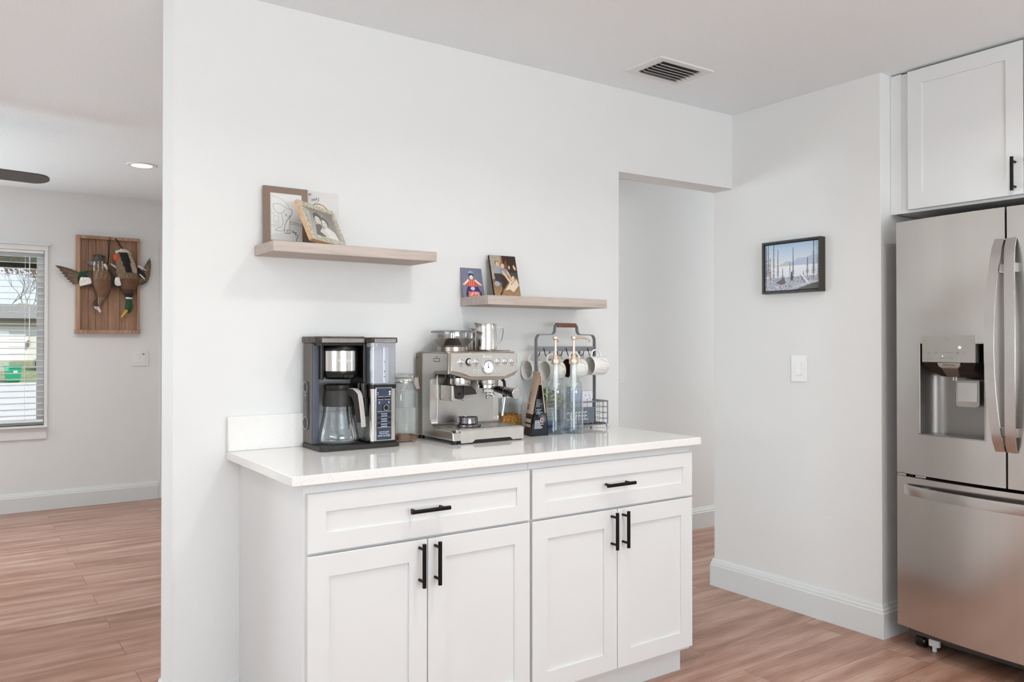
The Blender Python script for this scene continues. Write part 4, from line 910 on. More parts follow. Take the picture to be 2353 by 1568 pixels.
# folded gusset facing the camera
for nm, (P0, P1, TT, ny) in (('front_gusset', (B_, C_, F_, -1)), ('back_gusset', (A_, D_, K_, 1))):
    mb = MB(); n = 14
    for m_, s0, s1 in ((BF, 0, .80), (KR, .80, .955)):
        mb.m(m_); R = []
        for j in range(n+1):
            s = s0+(s1-s0)*j/n; row = []
            fold = .030*min(1, s*1.6)*math.sin(PI*min(1, s))**.6 if s > 0 else 0
            for i in range(9):
                u = i/8; p = mixv(mixv(P0, P1, u), TT, s); k = 1-abs(2*u-1); 
                p += Vector((0, -ny*fold*k, 0)); row.append(p+Vector((0, 0, .0)))
            R.append(row)
        mb.rings(R, closed=False, cap=(False, False))
    g = mb.build(nm, t, ang=60)
    if ny < 0: fg = g
    mb = MB().m(KR)   # kraft edging along both sides
    for (P, q_) in ((P0, 1), (P1, -1)):
        R = []
        for j in range(11):
            s = .36+.6*j/10; p = mixv(P, TT, s); R.append([p+Vector((0, ny*.0012, 0)), p+Vector((q_*.0042*(1-s*.5), ny*.0012-ny*.003, 0))])
        mb.rings(R, closed=False, cap=(False, False))
    mb.build('kraft_edge', g)
MB().m(KR).rings([[F_+Vector((-.004, 0, -.012)), F_+Vector((.004, 0, -.012)), K_+Vector((.004, 0, -.012)), K_+Vector((-.004, 0, -.012))], [F_+Vector((-.0035, -.001, 0)), F_+Vector((.0035, -.001, 0)), K_+Vector((.0035, 0, 0)), K_+Vector((-.0035, 0, 0))]]).build('top_seal', t)
def on_panel(a, b, ta, tb, nrm, u, s, off, up_vec=None):
    o = face_pt(a, b, ta, tb, u, s)+nrm*off; ex = (b-a).normalized(); ez = nrm.normalized(); ey = ez.cross(ex).normalized(); M = Matrix((ex, ey, ez)).transposed().to_4x4(); return Matrix.Translation(o) @ M
M0 = on_panel(A_, B_, K_, F_, nL, .5, .60, .0135)
text('ROAST', .0135, M0 @ Matrix.Rotation(-PI/2, 4, 'Z'), .0002, t, BK2, extra_scale=(1, .8, 1))
text('DARK\nCOFFEE', .0095, on_panel(A_, B_, K_, F_, nL, .5, .44, .0135), .0002, t, BK2, extra_scale=(.85, 1.1, 1))
mb = MB().m(PW); r = random.Random(8)
def gpt(u, s, off=.0012):
    fold = .030*min(1, s*1.6)*math.sin(PI*min(1, s))**.6; p = mixv(mixv(B_, C_, u), F_, s); return p+Vector((0, fold*(1-abs(2*u-1))-off, 0))
def gbar(u0, u1, s, h):
    n = 6; mb.rings([[gpt(u0+(u1-u0)*i/n, s), gpt(u0+(u1-u0)*i/n, s+h)] for i in range(n+1)], closed=False, cap=(False, False))
for k in range(11):
    s = .345+.022*k
    if k in (4,): continue
    m_ = .27; gbar(m_, m_+r.uniform(.36, .54), s, .0055)
for k in range(7): gbar(.16, r.uniform(.55, .82), .12+.02*k if k < 5 else .215+.02*(k-5), .008)
mb.m(mat('pink_print', '#e6c3bb', .5)).ell(gpt(.42, .66, .002), .003, .0008, .0042, 8)
mb.tube([gpt(.70, .245, .002)+Vector((.0085*math.cos(a), 0, .0085*math.sin(a))) for a in [2*PI*k/20 for k in range(20)]], .0011, 6, closed=True).tube([gpt(.70, .245, .002)+Vector((.004*math.cos(a), 0, .005*math.sin(a))) for a in [2*PI*k/14 for k in range(14)]], .0008, 6, closed=True)
mb.build('label_print', fg)
world()

# ================================================================== PUMP BOTTLES
BG = glassy('bottle_glass', '#f9fcfc', .9, .01, base=.04); LIQ = glassy('syrup', '#dbe6ee', .4, .02, base=.04); GOLD = mat('rose_gold', '#e6cfba', .24, .8, var=.03)
def bottle(label, x, y, ang, fill, spl):
    t = thing('pump_bottle', label, 'bottle', (x, y, .914), 'glass pump bottles on the worktop')
    c = (x, y, .914)
    def LP(mb, pr, seg=40, cap=(False, False)): return mb.lathe(pr, c, 'z', seg, cap=cap)
    LP(MB().m(BG), [(0, .004), (.030, .0006), (.0362, .002), (.0380, .008), (.0380, .168), (.0376, .180), (.0352, .193), (.030, .205), (.022, .216), (.0168, .226), (.0152, .238), (.0148, .278), (.0165, .280), (.0165, .286)], 48).build('glass_body', t)
    LP(MB().m(LIQ), [(0, .009), (.034, .009), (.0375, .013), (.0375, fill), (0, fill)], 36).build('syrup', t)
    LP(MB().m(GOLD), [(.0180, .279), (.0192, .281), (.0192, .296), (.0180, .298), (.0125, .299), (.0110, .305), (.0075, .316), (.0056, .324), (.0052, .374), (.0062, .376)], 28).build('pump_collar', t)
    mb = MB().m(GOLD); LP(mb, [(.0062, .374), (.0110, .379), (.0115, .386), (.0100, .389), (0, .390)], 24)
    u = Vector((math.cos(ang), math.sin(ang), 0)); b = Vector(c)
    mb.tube([b+u*.004+Vector((0, 0, .383)), b+u*.03+Vector((0, 0, .3845)), b+u*(spl-.012)+Vector((0, 0, .381)), b+u*spl+Vector((0, 0, .374)), b+u*(spl+.003)+Vector((0, 0, .366))], [.0060, .0048, .0038, .0034, .0028], 14); mb.build('pump_spout', t)
    mb = MB().m(mat('pump_tube', '#eef0ee', .35)); LP(mb, [(.0105, .284), (.0105, .190), (.007, .182), (.0042, .176), (.0042, .014)], 20); mb.build('pump_tube', t)
bottle('glass pump bottle beside the coffee bag, its rose gold spout turned away', 1.9828, -.2185, math.radians(38), .052, .040)
bottle('glass pump bottle in front of the basket, its rose gold spout pointing right', 2.0542, -.2460, math.radians(-12), .022, .070)

# ================================================================== MUG RACK
RK = mat('gunmetal', '#85858c', .42, .3, var=.06, scale=60)
t = thing('mug_rack', 'grey metal mug rack with wooden handle, hooks and wire basket', 'rack', (2.131, -.105, .914))
yr = -.100; xl, xr = 1.9740, 2.2880
P = [(xl, yr, .936), (xl, yr, 1.285), (xl+.002, yr, 1.297), (xl+.009, yr, 1.307), (xl+.020, yr, 1.311), (xl+.075, yr, 1.312), (xl+.088, yr, 1.315), (xl+.096, yr, 1.325), (xl+.098, yr, 1.340), (xl+.102, yr, 1.350), (xl+.110, yr, 1.354)]
P = P[:1]+sm(P[1:], 4); P = [tuple(p) for p in P]; P = P+[(xl+xr-x, y, z) for x, y, z in P[::-1]]
mb = MB().m(RK)
R = []
for p, T_, u, v in mb.frames(P, False, (0, 1, 0)): R.append([p+v*a+u*b for a, b in ((-.0022, -.008), (.0022, -.008), (.0022, .008), (-.0022, .008))])
mb.rings(R); mb.box(xl+.002, xr-.002, yr-.002, yr+.002, 1.242, 1.262, .0006)
for x in (xl, xr): mb.ell((x, yr-.009, 1.252), .003, .002, .003, 8)
mb.build('frame', t)
MB().m(wood('walnut', '#5b3527', '#82503b', 'X', 1, .5)).box(xl+.106, xr-.106, yr-.011, yr+.011, 1.3425, 1.3600, .004).build('wooden_handle', t)
HX = [1.9820+.030, 2.100+.030, 2.2180+.030]
for i, x in enumerate(HX):
    for sgn in (-1, 1):
        xx = x if sgn < 0 else x-.012
        Pk = [(xx, yr+sgn*.0025, 1.256), (xx, yr+sgn*.006, 1.246), (xx, yr+sgn*.010, 1.236)]+[(xx, yr+sgn*(.026-.016*math.cos(a)), 1.234-.012*math.sin(a)) for a in (PI/4, PI/2, 3*PI/4, PI)]+[(xx, yr+sgn*.043, 1.243)]
        MB().m(BLK).tube(sm(Pk, 4), .0017, 8).build('hook', t)
MB().m(BLK).tube([(2.185+.018*math.cos(a), yr-.004, 1.243+.022*math.sin(a)) for a in [PI+PI*k/10 for k in range(11)]], .0015, 8).build('ring_hook', t)
# basket
bx0, bx1, by0, by1, bz0, bz1 = 1.966, 2.304, -.168, -.062, .932, 1.029
mb = MB().m(RK)
for z, r_ in ((bz0, .0025), (bz1, .0032)): mb.tube([(bx0, by0, z), (bx1, by0, z), (bx1, by1, z), (bx0, by1, z)], r_, 8, closed=True)
for x, y in ((bx0, by0), (bx1, by0), (bx1, by1), (bx0, by1)): mb.cyl((x, y, bz0), (x, y, bz1), .0028, 8)
for z in (.955, .979, 1.004): mb.tube([(bx0, by0, z), (bx1, by0, z), (bx1, by1, z), (bx0, by1, z)], .0011, 6, closed=True)
n = 12
for k in range(1, n): x = bx0+(bx1-bx0)*k/n; mb.cyl((x, by0, bz0), (x, by0, bz1), .0011, 6).cyl((x, by1, bz0), (x, by1, bz1), .0011, 6).cyl((x, by0, bz0), (x, by1, bz0), .0011, 6)
for k in range(1, 4): y = by0+(by1-by0)*k/4; mb.cyl((bx0, y, bz0), (bx0, y, bz1), .0011, 6).cyl((bx1, y, bz0), (bx1, y, bz1), .0011, 6).cyl((bx0, y, bz0), (bx1, y, bz0), .0011, 6)
mb.build('wire_basket', t)
MB().m(wood('dark_wood', '#2c2421', '#443731', 'X', 1, .6)).box(bx0+.006, bx1-.006, by0+.006, by1-.006, bz0+.0018, bz0+.0060, .001).build('basket_floor', t)
mb = MB().m(CHROME)
for x, y in ((bx0, by0), (bx1, by0), (bx1, by1), (bx0, by1)): mb.ell((x, y, .9215), .0072, .0072, .0072, 16).cyl((x, y, .926), (x, y, .932), .003, 8)
mb.build('ball_feet', t)
# mugs hanging from the hooks
MG = mat('mug_glaze', '#efece7', .15, var=.01, coat=.5); MBR = mat('mug_brown', '#5a4034', .25, var=.05, coat=.4)
def mug(label, x, y, z, outer=MG, inner=MG, deco=True):
    t = thing('mug', label, 'mug', (x, y, z), 'mugs hanging on the rack')
    r, L = .0405, .088; c = (0, y, z)
    pr = [(r*.93, x+.001), (r*.985, x), (r*1.0, x+.002), (r, x+L*.75), (r*.97, x+L*.90), (r*.86, x+L*.975), (r*.70, x+L), (0, x+L-.001)]
    mb = MB().m(outer).lathe(pr, c, 'x', 44, cap=(False, False)).m(inner).lathe([(r*.93, x+.001), (r*.90, x+.004), (r*.90, x+L*.82), (r*.78, x+L*.92), (0, x+L*.93)], c, 'x', 44, cap=(False, False)); mb.build('mug_body', t)
    P = sm([(x+.016, y, z+r-.002), (x+.0135, y, z+r+.009), (x+.019, y, z+r+.020), (x+.032, y, z+r+.0265), (x+.046, y, z+r+.025), (x+.058, y, z+r+.016), (x+.064, y, z+r+.006), (x+.064, y, z+r-.003)], 4)
    mb = MB().m(outer).sweep(P, [(.0036*math.cos(a), .0052*math.sin(a)) for a in [2*PI*k/12 for k in range(12)]], (0, 1, 0)); mb.build('handle', t)
    if deco:
        mb = MB().m(mat('mug_print', '#6b6a72', .5)); S_ = lambda u, a: (x+u, y-(r+.0002)*math.cos(math.radians(a)), z+(r+.0002)*math.sin(math.radians(a)))
        mb.tube([S_(.040+.030*k/8, 40-22*(k/8)**2) for k in range(9)], .0007, 5)
        mb.tube([S_(.018, -22), S_(.045, -25), S_(.070, -27), S_(.074, -20), S_(.075, -5)], .00045, 5)
        for k in range(7): u = .022+.0075*k; mb.tube([S_(u, 14-k), S_(u+.0006, -14)], .0005, 5)
        for k in (1, 3, 5): u = .022+.0075*k; mb.tube([S_(u, 0), S_(u+.005, 2)], .0005, 5)
        mb.build('mug_lettering', t)
    return t
mug('white mug hanging at the right end of the rack, its lettering in full view', 2.2180, -.146, 1.1800)
mug('white mug with brown inside hanging front middle, behind the right hand pump bottle', 2.1000, -.146, 1.1720, MG, MBR)
mug('white mug hanging front left on the rack, above the coffee bag and first bottle', 1.9820, -.146, 1.1640)
mug('white mug hanging at the back left of the rack, outside its left upright', 1.9640, -.0475, 1.1640, deco=False)
mug('white mug hanging at the back middle of the rack, mostly hidden by the front mugs', 2.0880, -.0475, 1.1700, deco=False)
mug('white mug at the back right of the rack, underside showing below the lettered mug', 2.2060, -.0475, 1.1720, deco=False)
# basket contents
t = thing('sign_block', 'small slate blue block sign reading coffee, inside the wire basket', 'sign', (2.15, -.14, .938))
SG = mat('slate_blue_paint', '#707b87', .7, var=.05); MB().m(SG).box(2.055, 2.2455, -.150, -.132, .9384, 1.0040, .001).build('block', t)
text('COFFEE.', .056, facing((2.150, -.1506, .9690), '-y'), .0003, t, PW, extra_scale=(.60, .92, 1))
t = thing('sweetener_packet_box', 'small white card box with grey print standing in the basket behind the sign', 'box', (2.25, -.09, .938))
MB().m(mat('white_card', '#dfe0e4', .6)).box(2.2150, 2.2745, -.105, -.080, .9384, 1.0715, .004).build('carton', t)
mb = MB().m(mat('grey_print', '#74747c', .6)); [mb.box(x, x+.004, -.1056, -.1049, z, z+.005) for x, z in ((2.232, 1.050), (2.252, 1.050), (2.256, 1.038), (2.240, 1.030))]; mb.build('print', t)
t = thing('tea_tin', 'blue grey tin standing in the wire basket behind the right pump bottle', 'tin', (2.18, -.09, .938))
MB().m(mat('tin_blue', '#97a5b8', .35, .2)).prism(rrect(2.142, 2.206, -.118, -.072, .008), 'z', .9384, 1.078, .001).build('tin_body', t); MB().m(mat('tin_lid', '#a9b6c6', .35, .4)).prism(rrect(2.140, 2.208, -.120, -.070, .009), 'z', 1.078, 1.090, .002).build('lid', t)
t = thing('sugar_shaker', 'white shaker jar with metal top in the basket between the two pump bottles', 'shaker', (2.115, -.098, .938))
MB().m(PLATE).lathe([(.015, .9384), (.017, .940), (.017, .992), (.014, .998)], (2.118, -.098, 0), 'z', 24).build('jar_body', t); MB().m(SS).lathe([(.0155, .998), (.0155, 1.012), (.010, 1.018)], (2.118, -.098, 0), 'z', 24).build('shaker_top', t)
t = thing('potted_plant', 'small green leafy plant in a pot in the basket behind the left pump bottle', 'plant', (2.035, -.098, .938))
MB().m(mat('pot_white', '#d8d8d4', .5)).lathe([(.022, .9384), (.027, .990), (.028, 1.010), (.025, 1.010), (.024, 1.0)], (2.035, -.098, 0), 'z', 28, cap=(True, True)).build('pot', t)
mb = MB().m(speckle('leaf_green', '#5f7a2f', '#a5b564', 60, .6)); r = random.Random(4)
for k in range(110):
    a = r.uniform(0, 2*PI); rad = r.uniform(0, .036)*1.25; zz = 1.015+r.uniform(0, .085)*(1-rad/.09); c = Vector((2.035+rad*1.5*math.cos(a), -.098+.5*rad*math.sin(a), zz))
    M = Matrix.Rotation(r.uniform(0, 2*PI), 3, 'Z') @ Matrix.Rotation(r.uniform(-1.1, 1.1), 3, 'X') @ Matrix.Rotation(r.uniform(-1, 1), 3, 'Y'); mb.ell(c, .0105, .0058, .0012, 8, M)
for k in range(9): a = k*.7; mb.tube([(2.035, -.098, 1.0), (2.035+.02*math.cos(a), -.098+.01*math.sin(a), 1.05)], .0012, 5)
mb.build('foliage', t)
world()

# ================================================================== PICTURES ON THE SHELVES
PIC = attr_mat('printed_picture', .35); PICM = attr_mat('printed_paper', .7)
zs = 1.6082
def framed(name, label, BL, BR, TL, th, fw, fmat, pic, rebate=.004, cat='picture frame', fh=None):
    """frame standing on BL-BR leaning to TL; front face corners given"""
    BL, BR, TL = Vector(BL), Vector(BR), Vector(TL); ex = (BR-BL).normalized(); W = (BR-BL).length; ey = (TL-BL); ey = (ey-ex*ey.dot(ex)); Hh = ey.length; ey.normalize(); nz = ex.cross(ey).normalized()
    t = thing(name, label, cat, BL)
    M = Matrix((ex, ey, nz)).transposed().to_4x4(); M.translation = BL
    P = lambda a, b, d: M @ Vector((a, b, -d))
    mb = MB().m(fmat); i = [(fw, fw), (W-fw, fw), (W-fw, Hh-fw), (fw, Hh-fw)]; o = [(0, 0), (W, 0), (W, Hh), (0, Hh)]; e = .0012; oe = [(e, e), (W-e, e), (W-e, Hh-e), (e, Hh-e)]
    mb.rings([[P(a, b, th) for a, b in o], [P(a, b, e) for a, b in o], [P(a, b, 0) for a, b in oe], [P(a, b, 0) for a, b in i], [P(a, b, rebate) for a, b in i]]); mb.build('frame', t)
    if pic: pic.build('picture', P(fw-.001, fw-.001, rebate-.0004), ex*(W-2*fw+.002), ey*(Hh-2*fw+.002), t, PICM)
    return t, P, W, Hh
# line drawing
dw = Pic(260, 390, '#e6e4e1'); dw.poly([(.0, 0), (1, 0), (1, .5), (.6, .45), (.5, .18), (0, .12)], '#cfc8c2', .5)
g1, g2 = '#4a4745', '#8f8c8a'
def dl_(P, w, c=g1): dw.line([(v.x, v.y) for v in sm([(a, b, 0) for a, b in P], 6)], w, c, 1, 1.5)
dl_([(.08, .93), (.14, .905), (.22, .905), (.34, .88), (.46, .83), (.54, .77), (.60, .69)], .004, g2)
dl_([(.62, .68), (.52, .69), (.40, .735), (.28, .765), (.17, .765), (.10, .735), (.13, .66), (.19, .60), (.28, .575), (.37, .585), (.43, .62), (.46, .66)], .0045)
dl_([(.27, .575), (.27, .45), (.27, .28)], .0035, g2); dl_([(.35, .575), (.37, .50), (.40, .42), (.385, .35), (.33, .285), (.25, .265), (.20, .25), (.175, .225), (.20, .205), (.26, .215), (.32, .20), (.36, .215), (.42, .255)], .0050)
dl_([(.62, .68), (.68, .66), (.68, .60), (.64, .54), (.56, .47), (.50, .40), (.455, .33), (.44, .27), (.43, .22), (.44, .175), (.50, .165), (.58, .165), (.63, .175), (.645, .21), (.63, .245), (.58, .25)], .0070)
dl_([(.61, .25), (.61, .36), (.615, .47), (.66, .55)], .0040); dl_([(.60, .55), (.585, .49), (.53, .44)], .0060)
dl_([(.46, .20), (.47, .235), (.51, .24), (.525, .20), (.51, .17)], .0055); dl_([(.525, .20), (.54, .235), (.575, .24), (.59, .20), (.575, .17)], .0055)
dl_([(.61, .405), (.74, .395), (.86, .385), (1, .36)], .0065); dl_([(.61, .365), (.76, .36), (.88, .35), (1, .325)], .0055)
dl_([(.44, .555), (.50, .555), (.49, .53), (.53, .52)], .0045); dl_([(.49, .58), (.52, .535)], .0045); dl_([(.05, .58), (.12, .545), (.14, .56)], .0035, g2)
dl_([(.26, .505), (.20, .51), (.12, .505), (.12, .45), (.13, .395), (.20, .40), (.25, .395)], .0040, g2); dl_([(.05, .30), (.09, .33), (.14, .305), (.12, .285), (.16, .30), (.20, .33), (.17, .36), (.21, .375)], .0040, g2)
dl_([(.69, .225), (.73, .205), (.70, .20), (.76, .185), (.80, .20), (.78, .15), (.84, .145), (.86, .11), (.82, .07), (.80, 0)], .0095)
framed('picture_frame', 'brown flat picture frame with a line drawing, standing at the left of the upper shelf', (.8735, -.036, zs), (1.0290, -.036, zs), (.8745, -.026, 1.8160), .014, .0215, mat('frame_taupe', '#86705f', .45, var=.04), dw)
# small frame with a black and white photo
bw = Pic(240, 190, '#8f8d88'); bw.grad(0, 1, '#c2bfb8', '#98958e'); bw.poly([(0, 0), (.18, .9), (0, 1)], '#c9cfd2', .7); bw.poly([(.55, .05), (.98, .02), (.95, .9), (.7, 1)], '#8a857a', .5)
bw.circ(.40, .70, .15, .20, '#6a6460'); bw.circ(.60, .62, .14, .18, '#7b746e'); bw.circ(.38, .62, .095, .15, '#ddd9d3'); bw.circ(.58, .55, .085, .14, '#e3dfd9')
bw.poly([(.12, 0), (.22, .42), (.40, .50), (.50, .30), (.52, 0)], '#77726c'); bw.poly([(.45, 0), (.50, .36), (.66, .44), (.86, .30), (.92, 0)], '#e9e6e1'); bw.poly([(.30, .2), (.44, .38), (.60, .12), (.5, .05)], '#dcd8d2')
for a, b in ((.36, .64), (.42, .64), (.56, .57), (.61, .57)): bw.circ(a, b, .012, .014, '#3a3735')
bw.line([(.36, .54), (.41, .54)], .008, '#6a5550'); bw.line([(.56, .48), (.61, .48)], .008, '#6a5550'); bw.noise(bw.X >= 0, .12)
GS = speckle('weathered_gilt', '#9c9270', '#cfcdc0', 120, .5, lo=.32, hi=.55)
t_, P_, W_, H_ = framed('picture_frame', 'small weathered gilt frame with black and white couple photo, tilted on the upper shelf', (.9845, -.194, 1.6245), (1.1595, -.074, 1.6150), (.9415, -.144, 1.7600), .017, .021, GS, bw)
OAKL = wood('pale_oak', '#c49a74', '#e0bd98', 'X', 1, .5)
mb = MB().m(OAKL); e = .0008
for a0, b0, a1, b1 in ((-e, -e, 0, H_+e), (W_, -e, W_+e, H_+e), (-e, -e, W_+e, 0), (-e, H_, W_+e, H_+e)): mb.rings([[P_(a0, b0, .0165), P_(a1, b0, .0165), P_(a1, b1, .0165), P_(a0, b1, .0165)], [P_(a0, b0, .0012), P_(a1, b0, .0012), P_(a1, b1, .0012), P_(a0, b1, .0012)]])
for a0, b0, a1, b1 in ((.0195, .0195, .0205, H_-.0195), (W_-.0205, .0195, W_-.0195, H_-.0195), (.0195, H_-.0205, W_-.0195, H_-.0195)): mb.rings([[P_(a0, b0, .003), P_(a1, b0, .003), P_(a1, b1, .003), P_(a0, b1, .003)], [P_(a0, b0, -.0012), P_(a1, b0, -.0012), P_(a1, b1, -.0012), P_(a0, b1, -.0012)]])
mb.build('oak_edging', t_)
MB().m(BPL).rings([[P_(W_*.5-.012, .02, .018), P_(W_*.5+.012, .02, .018), P_(W_*.5+.010, .085, .018), P_(W_*.5-.010, .085, .018)], [P_(W_*.5-.012, .02, .021), P_(W_*.5+.012, .02, .021), P_(W_*.5+.010, .085, .021), P_(W_*.5-.010, .085, .021)]]).build('easel_back', t_)
# paper sheet
t = thing('paper_sheet', 'white paper sheet with handwriting and peach half circle, behind the frames on the shelf', 'paper', (1.08, -.008, zs))
pp = Pic(150, 190, '#dedddb'); pp.circ(.58, .66, .25, .13, '#eedfcf'); pp.line([(.34, .64), (.38, .72), (.46, .775), (.56, .79), (.68, .76), (.78, .69), (.83, .60), (.85, .48)], .008, '#55504c', 1, 1.3)
pp.put(pp.Y < .56, '#dedddb')
pp.poly([(.55, .90), (.96, .88), (.96, .985), (.58, .985)], '#e0dad7', .8)
ob = pp.build('sheet', (.985, -.0065, zs), (.165, 0, 0), (0, .004, .2095), t, PICM)
md = ob.modifiers.new('thickness', 'SOLIDIFY'); md.thickness = .0006
STK = {'e': [[(.1, .45), (.6, .55), (.55, .85), (.25, .9), (.05, .5), (.2, .1), (.7, .15)]], 'r': [[(.1, .9), (.15, 0)], [(.15, .55), (.4, .85), (.75, .85)]], 'n': [[(.05, .9), (.1, 0)], [(.1, .5), (.35, .85), (.6, .7), (.7, .05)]],
       'o': [[(.5, .85), (.1, .7), (.1, .2), (.45, 0), (.7, .4), (.5, .85)]], 'u': [[(.05, .85), (.1, .2), (.4, .05), (.65, .3), (.7, .85), (.75, 0)]], 'l': [[(.3, 1.5), (.2, .2), (.45, 0)]], 'y': [[(.05, .85), (.25, .35), (.5, .3)], [(.75, .9), (.45, .1), (.15, -.6)]]}
mb = MB().m(mat('pen_ink', '#3c3a3a', .6))
for wd_, x0_, z0_, h_, ro in (('er', 1.0395, 1.8010, .0075, -.02), ('nouly', 1.0520, 1.7815, .0075, .30)):
    for k, ch_ in enumerate(wd_):
        for st in STK[ch_]:
            pts_ = []
            for a, b in st:
                u_, v_ = (k*.78+a+.15*b)*h_, b*h_; pts_.append((x0_+u_*math.cos(ro)-v_*math.sin(ro), -.0036, z0_+u_*math.sin(ro)+v_*math.cos(ro)))
            mb.tube(sm(pts_, 3), .00055, 5)
mb.build('handwriting', t)
MB().m(MATS['pen_ink']).tube([(1.062, -.0042, 1.775), (1.074, -.0042, 1.782), (1.080, -.0042, 1.786)], .0005, 5).build('pen_underline', t)
world()
# photo prints on the lower shelf
zl = 1.4592
bp_ = Pic(90, 110, '#77778c'); bp_.noise(bp_.X >= 0, .06, 3)
bp_.circ(.46, .80, .12, .10, '#7fb2d6', .8); bp_.circ(.46, .76, .13, .06, '#2b2c3e'); bp_.circ(.47, .68, .085, .075, '#f0d6c8'); bp_.poly([(.16, .46), (.34, .60), (.58, .60), (.82, .46), (.74, .38), (.60, .36), (.30, .36), (.22, .38)], '#cf5040'); bp_.line([(.30, .58), (.20, .50), (.12, .44)], .035, '#f1dfd6'); bp_.line([(.64, .58), (.76, .50), (.86, .44)], .035, '#f1dfd6')
for u in (.36, .46, .56): bp_.line([(u, .58), (u, .40)], .012, '#f0a892')
bp_.circ(.10, .44, .07, .03, '#e8b4ac'); bp_.circ(.88, .44, .07, .03, '#e8b4ac'); bp_.poly([(.16, .20), (.24, .36), (.74, .36), (.84, .20)], '#2d2458'); bp_.circ(.48, .30, .10, .06, '#c9c6e4'); bp_.circ(.50, .09, .30, .12, '#d85a52'); bp_.circ(.20, .08, .06, .13, '#2a2430'); bp_.circ(.84, .08, .05, .13, '#2a2430')
for k in range(40): bp_.circ(rng.uniform(.26, .74), rng.uniform(.02, .18), .02, .012, '#f3d2cc')
t = thing('photo_print', 'small photo of a person in red with raised arms, left end of lower shelf', 'photo', (1.714, -.02, zl))
bp_.noise(bp_.X >= 0, .10, 2); ob = bp_.build('print', (1.6655, -.036, zl), (.099, 0, 0), (.004, .034, .1195), t, PIC); md = ob.modifiers.new('thickness', 'SOLIDIFY'); md.thickness = .0012
br = Pic(110, 160, '#7a5a3c'); br.grad(0, .35, '#a8835e', '#8a6642'); br.poly([(0, .4), (0, 1), (.42, 1), (.40, .6)], '#a9a08e'); br.poly([(.42, .55), (.42, 1), (1, 1), (1, .50)], '#33221a'); br.poly([(.40, .8), (.40, 1), (.46, 1), (.48, .62)], '#a2744c'); br.poly([(.46, .70), (.6, .92), (.66, .70), (.6, .5)], '#7a4526', .8); br.poly([(.66, .60), (1, .60), (1, .44), (.72, .46)], '#3f4a44', .8)
for a, b in ((.70, .72), (.88, .74), (.92, .70)): br.circ(a, b, .03, .045, '#e7c79a')
br.noise(br.X >= 0, .18, 2)
for cx_, cy_, sh in ((.26, .80, '#9a9daa'), (.45, .76, '#8f8f99')):
    br.circ(cx_, cy_, .085, .065, '#4a3527'); br.circ(cx_+.005, cy_-.012, .07, .062, '#d9b496')
    br.poly([(cx_-.16, cy_-.22), (cx_-.12, cy_-.08), (cx_, cy_-.055), (cx_+.16, cy_-.09), (cx_+.20, cy_-.24)], sh)
br.poly([(.08, .56), (.40, .56), (.38, .36), (.14, .34)], '#39312f'); br.poly([(.36, .52), (.52, .54), (.58, .36), (.40, .20), (.32, .26)], '#2d2623'); br.line([(.44, .60), (.60, .44), (.72, .34)], .035, '#dcb99c'); br.line([(.62, .60), (.72, .44), (.80, .44)], .03, '#d8b394'); br.poly([(.42, .16), (.66, .38), (.92, .46), (.98, .30), (.74, .14), (.60, .20)], '#e3cdb9'); br.line([(.68, .32), (.90, .44)], .02, '#c79f80'); br.circ(.80, .48, .05, .04, '#e1c9a6'); br.circ(.16, .32, .10, .06, '#9fa3b5'); br.line([(.36, .22), (.30, .12), (.24, .07)], .022, '#2a211c')
br.noise(br.X >= 0, .14, 2)
t = thing('canvas_print', 'brown toned dark edged photo print of two seated people, on the lower shelf', 'photo', (1.84, -.06, zl))
bl_, ex, ey = Vector((1.7785, -.090, zl)), Vector((.128, 0, 0)), Vector((.010, .060, .1750)); nn = ex.cross(ey).normalized()
mb = MB().m(mat('canvas_edge', '#2b211b', .6)); mb.rings([[bl_-nn*.011, bl_+ex-nn*.011, bl_+ex+ey-nn*.011, bl_+ey-nn*.011], [bl_, bl_+ex, bl_+ex+ey, bl_+ey]]); mb.build('board', t, smooth=False)
br.build('print', bl_+nn*.0004, ex, ey, t, PIC)
world()
# ================================================================== BLACK FRAMED LANDSCAPE
t = thing('framed_landscape', 'black deep framed photo of a snowy lake and pine trees on the right wall', 'picture', (3.311, -.37, 1.643))
FD = mat('frame_black_brown', '#37322c', .45, var=.06)
y0, y1, z0, z1, xf_, fw, xb = -.212, -.538, 1.516, 1.768, 3.274, .0105, 3.3105
mb = MB().m(FD)
o = [(y0, z0), (y1, z0), (y1, z1), (y0, z1)]; i = [(y0-fw, z0+fw), (y1+fw, z0+fw), (y1+fw, z1-fw), (y0-fw, z1-fw)]
mb.rings([[(xb, a, b) for a, b in o], [(xf_, a, b) for a, b in o], [(xf_, a, b) for a, b in i], [(xf_+.022, a, b) for a, b in i]]); mb.build('frame', t)
ls = Pic(190, 140, '#c8d4e4'); ls.grad(.45, 1, '#e4e6ea', '#a9c4e0'); ls.poly([(.30, .56), (.42, .62), (.52, .60), (.62, .67), (.76, .66), (.90, .72), (1, .70), (1, .50), (.30, .50)], '#b3bdd4'); ls.poly([(.15, .53), (.35, .56), (.5, .53), (.5, .51), (.15, .51)], '#c9c2a8'); ls.grad(.22, .515, '#d5dbe6', '#e9ebf0'); ls.put((ls.Y < .28), '#a9a8b4'); ls.noise(ls.Y < .28, .55, 2); ls.poly([(.55, 0), (1, .16), (1, 0)], '#4e4d42'); ls.poly([(.42, .0), (.55, .08), (.8, .15), (1, .18), (1, .14), (.75, .1)], '#c9cbd8', .7)
